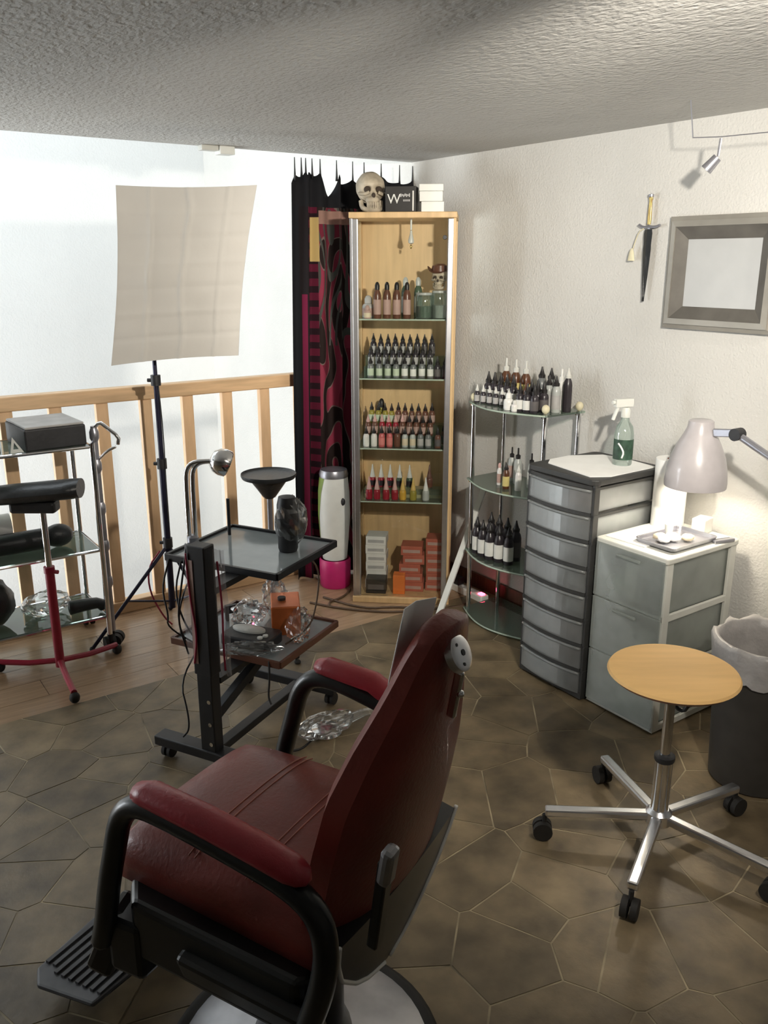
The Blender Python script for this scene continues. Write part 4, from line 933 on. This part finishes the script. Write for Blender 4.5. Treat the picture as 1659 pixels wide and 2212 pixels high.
po_ = MB(); po_.tube([(0, 0, 1.13), (0, 0, 1.36), tuple(bkc-nrm*.035)], .009, 10); po_.build('upper_pole', 'pole', sbx, smooth='auto')
for z in (.40, .76, 1.12):
    c_ = MB(); c_.cyl((0, 0, z-.022), (0, 0, z+.022), .021, n=14); c_.cyl((0, 0, z), (-.035, 0, z), .008, n=8); c_.build('clamp_collar', 'blackp', sbx, smooth='auto')
for fx, fy in ((-1.245, 3.344), (-.72, 3.50), (-1.02, 3.80)):
    l = MB(); e = Vector((fx-SX, fy-SY, .012)); l.tube([(0, 0, .39), tuple(e)], .008, 8); lo = l.build('leg', 'pole', sbx, smooth='auto')
    m2 = Vector((0, 0, .39)).lerp(e, .55); MB().tube([(0, 0, .12), tuple(m2)], .005, 6).build('brace', 'pole', lo, smooth='auto')
    MB().ell(e, (.012, .012, .0115), 10, 6).build('rubber_foot', 'rubber', lo, smooth=True)
MB().tube([(.012, -.012, 1.12), (.02, -.016, .9), (.016, -.015, .70), (.014, -.016, .5)], .0025, 6, 1).build('power_cord', 'cableb', sbx, smooth=True)

# ------------------------------------------------------------------ red arm rest stand
AX, AY = -1.305, 3.142
arst = thing('armrest_stand', 'black padded arm rest on a chrome pole and crimson three legged stand', 'arm rest', (AX, AY, 0))
MB().cyl((0, 0, .035), (0, 0, .455), .018, n=16).build('sleeve_tube', 'redmetal', arst, smooth='auto')
MB().cyl((0, 0, .455), (0, 0, .72), .0125, n=14).build('pole', 'chrome', arst, smooth='auto')
kn = MB(); kn.cyl((0, 0, .435), (0, 0, .46), .021, n=14); kn.cyl((.018, -.004, .44), (.036, -.008, .44), .008, n=10); kn.build('clamp', 'redmetal', arst, smooth='auto')
for fx, fy in ((-1.555, 3.155), (-1.131, 3.32), (-1.165, 2.90)):
    e = Vector((fx-AX, fy-AY, .045)); d = e.normalized(); lg = MB(); lg.tube([(0, 0, .06), tuple(e*.5+Vector((0, 0, .022))), tuple(e)], .012, 8); lo = lg.build('leg', 'redmetal', arst, smooth='auto')
    MB().ell((e.x, e.y, .024), (.020, .020, .0225), 12, 8).build('rubber_foot', 'rubber', lo, smooth=True)
MB().bb(-.05, .05, -.03, .03, .70, .716).build('pad_plate', 'steel', arst, bevel=.003)
pd = MB(); pts = []; secs = 12
for i in range(secs+1):
    t = i/secs; x = -.165+.32*t; hw = .074*(1-abs(2*t-1)**8*.35); zt = .748+.03*t
    for k in range(16):
        a = 2*math.pi*k/16; pts.append((x, hw*math.cos(a), zt+.039*math.sin(a)*(1.0 if math.sin(a) < 0 else .9)))
pd.add(pts, [(i*16+k, i*16+(k+1) % 16, (i+1)*16+(k+1) % 16, (i+1)*16+k) for i in range(secs) for k in range(16)]+[tuple(range(16)), tuple(range(secs*16, secs*16+16))])
pd.build('arm_pad', 'blackv', arst, smooth='auto')
MB().bb(-.115, .06, -.035, .035, .682, .728).build('tilt_block', 'blackp', arst, bevel=.012)

# ------------------------------------------------------------------ grey pole stand with chrome hook
gp = thing('hook_stand', 'slim grey metal pole on a caster with a chrome hook at its top', 'stand', (-1.168, 3.40, 0))
for z0, z1, r in ((.075, .30, .0125), (.30, .62, .014), (.62, .965, .0125)): MB().cyl((0, 0, z0), (0, 0, z1), r, n=12).build('pole', 'steel', gp, smooth='auto')
for z in (.30, .46, .62, .80, .93): MB().lathe([(.012, -.03), (.019, -.012), (.019, .012), (.012, .03)], 12, (0, 0, z)).build('sleeve', 'steel', gp, smooth='auto')
MB().tube([(0, 0, .955), (.03, -.01, .985), (.055, -.015, .965), (.105, -.02, .925), (.098, -.02, .895)], .008, 8, 1).build('hook', 'chrome', gp, smooth=True)
MB().tube([(.01, 0, .83), (.05, -.012, .865), (.088, -.018, .885)], .006, 8, 1).build('hook_stay', 'chrome', gp, smooth=True)
cs = MB()
for s_ in (-1, 1): cs.cyl((.012, .006*s_, .036), (.012, .030*s_, .036), .0285, n=18)
cs.cyl((0, 0, .04), (0, 0, .08), .008, n=8); cs.build('caster', 'rubber', gp, smooth='auto')

# ------------------------------------------------------------------ chrome trolley by the railing
ry = thing('chrome_trolley', 'chrome wire trolley with glass shelves loaded with black cases by the railing', 'trolley', W(.70, 3.575), PHI)
TX, TY = .25, .155
for sx in (-1, 1):
    for sy in (-1, 1):
        pt = MB().cyl((sx*TX, sy*TY, .075), (sx*TX, sy*TY, .905), .011, n=12).build('post', 'chrome', ry, smooth='auto')
        c_ = MB()
        for s_ in (-1, 1): c_.cyl((sx*TX+.008*s_, sy*TY+.012, .036), (sx*TX+.022*s_, sy*TY+.012, .036), .0285, n=16)
        c_.cyl((sx*TX, sy*TY, .045), (sx*TX, sy*TY, .08), .012, n=10); c_.build('caster', 'rubber', pt, smooth='auto')
for z in (.165, .46, .895):
    s_ = MB().bb(-TX, TX, -TY, TY, z-.006, z).build('shelf', 'shelfglass', ry)
    r_ = MB()
    for a, b_ in (((-TX, -TY), (TX, -TY)), ((TX, -TY), (TX, TY)), ((TX, TY), (-TX, TY)), ((-TX, TY), (-TX, -TY))): r_.cyl((a[0], a[1], z-.004), (b_[0], b_[1], z-.004), .007, n=8)
    r_.build('shelf_rail', 'chrome', s_, smooth='auto')
def RY(x, y, z): return W(.70+x, 3.575+y, z)
def case(label, x, y, z, d, rz=0):
    t = thing('equipment_case', label, 'case', RY(x, y, z+.0008), PHI+rz, 'black cases on the chrome trolley')
    MB().bb(-d[0]/2, d[0]/2, -d[1]/2, d[1]/2, 0, d[2]).build('case_body', 'blackp', t, bevel=.006)
    MB().bb(-d[0]/2+.004, d[0]/2-.004, -d[1]/2+.004, d[1]/2-.004, d[2]-.0002, d[2]+.010).build('case_lid', 'l_grey', t, bevel=.004)
case('flat black case with grey lid on the right of the trolley top', .115, -.005, .895, (.235, .27, .085), R(3))
case('flat black case on the left of the trolley top, cut by the picture edge', -.165, -.01, .895, (.16, .26, .085))
tri = MB(); tri.add([(0, 0, 0), (.05, 0, 0), (.012, 0, .062), (.012, 0, .014), (.032, 0, .014), (.017, 0, .042)], [(0, 1, 4, 3), (1, 2, 5, 4), (2, 0, 3, 5)])
to = tri.build('set_square', 'white', loc=RY(-.05, -.13, .8955), rz=PHI); sd_ = to.modifiers.new('th', 'SOLIDIFY'); sd_.thickness = .003
tag(to, 'small white triangle standing between the two cases on the trolley', 'set square')
rl_ = thing('black_roll', 'black rolled cushion lying on the middle trolley shelf', 'cushion', RY(-.06, -.02, .4605+.045), PHI)
MB().cyl((-.20, 0, 0), (.12, 0, 0), .044, n=18).build('roll_body', 'blackv', rl_, smooth='auto', bevel=.006)
MB().ell((.175, 0, .004), (.062, .046, .048), 16, 10).build('roll_end', 'blackv', rl_, smooth=True)
wr = thing('paper_roll', 'white paper roll lying behind the padded arm rest on the trolley', 'paper roll', RY(-.15, .06, .4605+.051), PHI)
MB().cyl((-.09, 0, .05), (.10, 0, .05), .05, n=24).build('paper_wrap', 'paper', wr, smooth='auto'); MB().cyl((.1005, 0, .05), (.102, 0, .05), .018, n=14).build('core', 'card', wr)
bgk = MB().ell((0, 0, .10), (.085, .085, .10), 20, 14, lambda d: 1+.12*mnoise.noise(d*2.3)).build('soft_bag', 'blackv', smooth=True, loc=RY(-.165, 0, .166), rz=PHI)
tag(bgk, 'lumpy black bag on the lowest trolley shelf at the left picture edge', 'bag')
fm_ = MB().ell((0, 0, .05), (.10, .07, .05), 22, 12, lambda d: 1+.22*mnoise.noise(d*4)).build('film_bundle', 'film', loc=RY(.04, .0, .166), rz=PHI)
tag(fm_, 'crumpled clear plastic bundle on the lowest trolley shelf', 'plastic film')
bl_ = MB().tube([(-.04, 0, .0), (.03, 0, 0), (.085, 0, -.004), (.10, .0, -.03)], [.03, .034, .034, .02], 12, 1).build('black_grip', 'blackv', smooth=True, loc=RY(.15, -.10, .166+.046), rz=PHI)
tag(bl_, 'black rubber grip lying at the right end of the lowest trolley shelf', 'grip')

# ------------------------------------------------------------------ rolling work station
KC = Vector((-.449, 2.775, 0)); KR = R(-26.4)
ws = thing('work_station', 'black rolling work station with smoked glass trays and one column', 'trolley', KC, KR)
def KW(x, y, z): return KC + Matrix.Rotation(KR, 3, 'Z') @ Vector((x, y, z))
CXX, CYY = .055, -.345
MB().bb(CXX-.028, CXX+.028, CYY-.022, CYY+.022, .085, .37).build('lower_column', 'black', ws, bevel=.003)
uc = MB().bb(CXX-.033, CXX+.033, CYY-.026, CYY+.026, .36, .785).build('column_cover', 'black', ws, bevel=.004)
MB().bb(CXX-.028, CXX-.012, CYY-.0285, CYY-.0265, .40, .74).build('slot_strip', 'l_pinkish', uc)
for z in (.12, .19, .27): MB().cyl((CXX+.014, CYY-.024, z), (CXX+.014, CYY-.0225, z), .007, n=10).build('bolt', 'chrome', ws)
f1 = MB().bb(-.165, .275, CYY-.028, CYY+.028, .060, .094).build('foot_bar', 'black', ws, bevel=.004)
f2 = MB().bb(-.235, .205, .175, .232, .060, .094).build('foot_bar', 'black', ws, bevel=.004)
for fb_, y, xs in ((f1, CYY, (-.135, .245)), (f2, .2035, (-.205, .175))):
    for x in xs:
        c_ = MB()
        for s_ in (-1, 1): c_.cyl((x+.005*s_, y+.008, .0295), (x+.017*s_, y+.008, .0295), .0225, n=16)
        c_.cyl((x, y, .03), (x, y, .063), .008, n=8); c_.build('caster', 'rubber', fb_, smooth='auto')
MB().bb(CXX-.02, CXX+.02, CYY+.028, .176, .064, .090).build('cross_bar', 'black', ws, bevel=.003)
dg_ = MB(); dg_.bar((CXX, CYY+.022, .20), (CXX, .05, .325), .03, .035); dg_.build('brace', 'black', ws, bevel=.003)
for z in (.352, .655):
    t_ = MB().bb(-.215, .215, -.182, .182, z-.004, z).build('tray', 'tray', ws)
    r_ = MB()
    for a, b_ in (((-.22, -.187), (.22, -.187)), ((.22, -.187), (.22, .187)), ((.22, .187), (-.22, .187)), ((-.22, .187), (-.22, -.187))): r_.bar((a[0], a[1], z-.002), (b_[0], b_[1], z-.002), .011, .022)
    r_.build('tray_rim', 'black' if z > .5 else 'b_brown', t_)
    MB().bb(CXX-.03, CXX+.03, CYY+.024, -.10, z-.034, z-.014).build('tray_bracket', 'black', ws)
MB().cyl((-.17, .10, .655), (-.17, .10, .79), .006, n=8).build('tray_rod', 'black', ws, smooth='auto'); MB().cyl((.08, .178, .655), (.08, .178, .80), .004, n=8).build('tray_rod', 'black', ws, smooth='auto')
# chrome lamp clamped on the upper tray
gl = thing('chrome_lamp', 'chrome twin tube lamp with round reflector head clamped to upper tray', 'lamp', (-.655, 2.835, .659))
for dx in (0, -.022):
    MB().tube([(dx, 0, .02), (dx, 0, .22), (dx+.005, 0, .265), (dx+.03, 0, .290), (.085, 0, .292)], .0085, 10, 2).build('tube', 'chrome', gl, smooth=True)
MB().lathe([(.02, 0), (.02, .022), (.012, .03)], 14, (-.01, 0, 0)).build('clamp', 'steel', gl, smooth='auto')
hd = MB(); pr = [(0, .052), (.026, .047), (.042, .030), (.047, .008), (.045, -.012), (.040, -.016), (.0, -.012)]; t_ = MB().lathe(pr, 24, close=False)
rt = Matrix.Rotation(R(-65), 3, 'Y') @ Matrix.Rotation(R(10), 3, 'X'); hd.add([Vector((.115, 0, .285))+rt @ Vector(v) for v in t_.v], t_.f); hd.build('reflector', 'chrome', gl, smooth='auto')
# black flask in film on the upper tray
bf = thing('film_bottle', 'black cylinder half wrapped in shiny clear film on the upper tray', 'bottle', KW(.115, .045, .6555))
MB().lathe([(0, 0), (.030, 0), (.034, .012), (.034, .165), (.028, .19), (.0, .195)], 24, close=False).build('flask', 'blackp', bf, smooth='auto')
MB().ell((.012, 0, .105), (.056, .046, .085), 20, 14, lambda d: 1+.16*mnoise.noise(d*4)).build('film_wrap', 'film', bf)
# lower tray: copper power unit, foot switch, film
pu = thing('power_unit', 'copper coloured power supply box on the lower tray', 'power supply', KW(.075, .075, .3525), R(8)); pu.scale = (1.2, 1.2, 1.2)
MB().bb(-.042, .042, -.06, .06, 0, .088).build('casing', 'copper', pu, bevel=.003)
MB().bb(.0415, .0435, -.035, .045, .035, .065).build('display', 'blackp', pu); MB().cyl((-.01, 0, .088), (-.01, 0, .096), .012, n=14).build('knob', 'blackp', pu, smooth='auto')
MB().cyl((.0425, .03, .02), (.050, .03, .02), .009, n=12).build('socket', 'chrome', pu, smooth='auto')
fsw = thing('foot_switch', 'black control unit with oval grey panel under film at tray front', 'control unit', KW(.040, -.085, .353), R(-22)); fsw.scale = (1.15, 1.15, 1.1)
MB().prism(rrect(.082, .052, .02), 0, .034).build('switch_body', 'blackp', fsw, bevel=.005)
ov = MB(); ov.lathe([(.040, .034), (.040, .040), (.036, .042), (0, .042)], 24, (-.015, .012, 0), close=False, sx=1.35, sy=.62); ov.build('oval_panel', 'c_clear', fsw, smooth='auto')
for x, y in ((.054, -.012), (.046, -.030)): MB().cyl((x, y, .034), (x, y, .039), .008, n=12).build('button', 'white', fsw, smooth='auto')
MB().ell((-.02, .045, .040), (.003, .003, .003), 8, 6).build('indicator', 'led', fsw)
def film(label, c, r, seed, name='plastic_film'):
    o = MB().ell((0, 0, r[2]*.96), r, 24, 16, lambda d: 1+.30*mnoise.noise(d*3.4+Vector((seed, 0, 0)))+.14*mnoise.noise(d*9+Vector((0, seed, 0)))).build(name, 'film', loc=c)
    return tag(o, label, 'plastic film')
film('crumpled clear film heaped behind the copper power supply', KW(-.055, .035, .3535), (.060, .055, .046), 3)
film('crumpled clear film over the front edge of the lower tray', KW(.095, -.168, .3535), (.10, .026, .024), 8)
film('crinkled clear film at the right end of the lower tray', KW(.165, .02, .3535), (.042, .095, .050), 12)
film('tuft of clear film standing at the back of the lower tray', KW(-.01, .135, .3535), (.045, .035, .080), 17)
bk2 = thing('small_black_tool', 'small black clip standing on the middle of the lower tray', 'clip', KW(-.06, .02, .4555), .4)
del_ = MB(); del_.bb(-.022, .022, -.01, .01, 0, .03); del_.bb(-.022, -.010, -.01, .01, -.028, 0); del_.bb(.008, .020, -.01, .01, -.022, 0); del_.build('clip_body', 'blackp', bk2, bevel=.002)
bk2.location = KW(-.135, .04, .382)
# sleeves and cords hanging from the column
for i, (x, y, w, z0, z1, lab) in enumerate(((-.005, -.335, .034, .37, .775, 'clear plastic sleeve hanging left of the station column'), (.115, -.335, .038, .36, .775, 'clear plastic sleeve hanging right of the station column'))):
    b_ = MB(); n_ = 20; pts = []
    for j in range(n_+1):
        t = j/n_; z = z0+(z1-z0)*t; ww = w*(1.35-.9*t**2) if i == 0 else w*(.9+.3*math.sin(t*3))
        for k in range(7): a = k/6*2-1; pts.append((x+a*ww*.5+.01*mnoise.noise(Vector((z*8, i, 0))), y+.016*mnoise.noise(Vector((a*2.5, z*6, i*5))), z))
    b_.add(pts, [(j*7+k, j*7+k+1, j*7+k+8, j*7+k+7) for j in range(n_) for k in range(6)])
    o = b_.build('plastic_sleeve', 'sleeve', smooth=True, loc=KW(0, 0, 0), rz=KR); tag(o, lab, 'plastic film')
cords = [([(.005, -.345, .775), (-.015, -.355, .66), (-.05, -.35, .52), (-.03, -.33, .40)], 'cableb', 'black clip cord looping down nearest the station column'),
         ([(-.08, -.20, .65), (-.12, -.23, .56), (-.135, -.25, .46), (-.15, -.20, .365)], 'cableb', 'thick black clip cord hanging in the middle of the cords'),
         ([(-.15, -.195, .65), (-.165, -.22, .55), (-.11, -.25, .46), (-.09, -.20, .365)], 'cableb', 'black clip cord crossing behind the middle cords'),
         ([(-.20, -.195, .65), (-.22, -.22, .55), (-.18, -.24, .47), (-.20, -.23, .42), (-.12, -.19, .36)], 'cableb', 'black clip cord with a wide bow left of the column'),
         ([(-.10, -.195, .352), (-.10, -.30, .27), (-.05, -.33, .19), (-.04, -.34, .13), (-.06, -.35, .105)], 'cableb', 'long black cord dangling below the lower tray'),
         ([(-.03, -.195, .345), (-.04, -.28, .27), (.0, -.33, .22), (.022, -.345, .20)], 'cableb', 'short black cord looping under the lower tray to the column'),
         ([(.022, -.374, .76), (.03, -.377, .62), (.048, -.376, .50), (.030, -.375, .40)], 'cabler', 'dark red cord running down the column front'),
         ([(.115, -.345, .74), (.13, -.35, .60), (.125, -.35, .48), (.12, -.34, .38)], 'cabler', 'red cord inside the sleeve right of the column'),
         ([(.205, .03, .655), (.235, .05, .60), (.24, .02, .50), (.235, -.02, .42), (.16, -.06, .36)], 'cablebr', 'brown cord hanging from the right tray edge'),
         ([(.18, -.19, .36), (.19, -.205, .30), (.185, -.21, .24), (.20, -.215, .22)], 'cableb', 'thin cord dangling under the film at the tray front')]
for pth, m_, lab in cords:
    tag(MB().tube(pth, .0032, 6, 2).build('clip_cord', m_, smooth=True, loc=KW(0, 0, 0), rz=KR), lab, 'cord', 'cords of the work station')
# bow of cord left of the softbox pole
tag(MB().tube([(-.985, 3.56, .38), (-1.045, 3.57, .30), (-1.05, 3.58, .18), (-1.0, 3.60, .05), (-.97, 3.62, .006)], .004, 6, 2).build('loose_cord', 'cabler', smooth=True), 'dark red cord bowing out left of the softbox pole', 'cord')
# round black tray stand behind
rt_ = thing('round_stool', 'black round topped stand on a slim pole behind the work station', 'stand', (-.462, 3.33, 0))
MB().lathe([(0, .780), (.09, .778), (.104, .782), (.110, .788), (.111, .780), (.106, .770), (.075, .762), (.03, .70), (.018, .685), (.0, .685)], 36, close=False).build('round_top', 'blackv', rt_, smooth='auto')
for s_ in (-1, 1): MB().tube([(.02*s_, 0, .69), (.075*s_, 0, .768)], .005, 6).build('stay', 'chrome', rt_, smooth='auto')
MB().cyl((0, 0, .05), (0, 0, .69), .0105, n=12).build('pole', 'steel', rt_, smooth='auto')
for k in range(4):
    a = R(45+90*k); d = Vector((math.cos(a), math.sin(a), 0)); l_ = MB().bar(d*.01+Vector((0, 0, .055)), d*.15+Vector((0, 0, .030)), .022, .014).build('leg', 'black', rt_, bevel=.003)
    MB().ell(d*.148+Vector((0, 0, .0115)), (.014, .014, .011), 10, 6).build('rubber_foot', 'rubber', l_, smooth=True)

# ------------------------------------------------------------------ things on the floor
cn = thing('tall_canister', 'tall white and green plastic canister on pink base beside the curtain', 'canister', W(2.150, 3.545))
MB().lathe([(0, 0), (.072, 0), (.078, .01), (.080, .14), (.074, .15)], 30, close=False).build('base_ring', 'pink', cn, smooth='auto')
n = 30; prof = [(.062, .15), (.072, .26), (.080, .38), (.078, .50), (.070, .575)]; b_ = MB(); b2 = MB()
b_.lathe(prof, n, close=False); b_.build('canister_wall', 'white', cn, smooth='auto')
pts = []; s0, s1 = R(175), R(232)
for i, (r, z) in enumerate(prof[1:]):
    for k in range(7): a = s0+(s1-s0)*k/6*(.35+.65*i/3); pts.append(((r+.0015)*math.cos(a), (r+.0015)*math.sin(a), z))
b2.add(pts, [(i*7+k, i*7+k+1, i*7+k+8, i*7+k+7) for i in range(3) for k in range(6)]); b2.build('green_panel', 'lime', cn, smooth=True)
MB().lathe([(.071, .575), (.073, .59), (.066, .612), (.0, .62)], n, close=False).build('lid', 'steel', cn, smooth='auto')
MB().ell((.045, -.062, .46), (.014, .008, .02), 12, 8).build('spout', 'blackp', cn, smooth=True)
tag(MB().bar((.248, 3.672, .012), tuple(W(2.708, 3.035, .575)), .030, .012).build('leaning_batten', 'white', bevel=.002), 'long white batten leaning against the wall left of the glass shelf', 'batten')
ps_ = thing('power_strip', 'white socket strip with a lit red switch under the glass shelf', 'power strip', W(2.62, 3.04), PHI+R(90))
MB().bb(-.12, .12, -.025, .025, 0, .035).build('strip_body', 'white', ps_, bevel=.005)
for x in (-.04, .02, .08): MB().cyl((x, 0, .0345), (x, 0, .036), .018, n=16).build('socket', 'l_grey', ps_)
MB().bb(-.11, -.08, -.012, .012, .034, .042).build('lit_switch', 'led', ps_, bevel=.002); MB().bb(.06, .11, -.02, .02, .036, .075).build('plug', 'blackp', ps_, bevel=.004)
for pth, lab, m_ in (([(-.30, 3.95), (-.10, 3.80), (.05, 3.83), (.22, 3.80), (.40, 3.84)], 'brown cable lying along the floor before the cabinet', 'cablebr'),
                 ([(-.36, 3.88), (-.22, 3.81), (-.02, 3.76), (.15, 3.775), (.34, 3.82), (.42, 3.88)], 'second brown cable curving before the cabinet plinth', 'cablebr'),
                 ([(-.17, 4.06), (-.20, 3.95), (-.27, 3.89), (-.26, 3.83)], 'short dark cable running from the pink based canister', 'cablebr')):
    tag(MB().tube([(x, y, .006) for x, y in pth], .0055, 6, 2).build('floor_cable', m_, smooth=True), lab, 'cable')
pk = thing('foot_pedal', 'foot pedal wrapped in crinkled clear film on the stone floor', 'foot pedal', (-.205, 2.68, .0068), R(38))
MB().lathe([(0, 0), (.055, 0), (.058, .006), (.05, .018), (0, .022)], 24, close=False).build('pedal_disc', 'chrome', pk, smooth='auto')
MB().ell((.0, 0, .032), (.115, .062, .034), 26, 16, lambda d: 1+.20*mnoise.noise(d*5)+.10*mnoise.noise(d*12)).build('film_wrap', 'film', pk)
MB().tube([(.09, 0, .02), (.18, -.01, .03), (.29, -.04, .012)], [.02, .012, .008], 8, 1).build('film_tail', 'film', pk)
tag(MB().tube([(-.36, 2.60, .012), (-.33, 2.55, .012), (-.28, 2.56, .012), (-.25, 2.62, .012)], .004, 6, 2).build('pedal_cord', 'cableb', smooth=True), 'thin black cord lying by the wrapped foot pedal', 'cord')
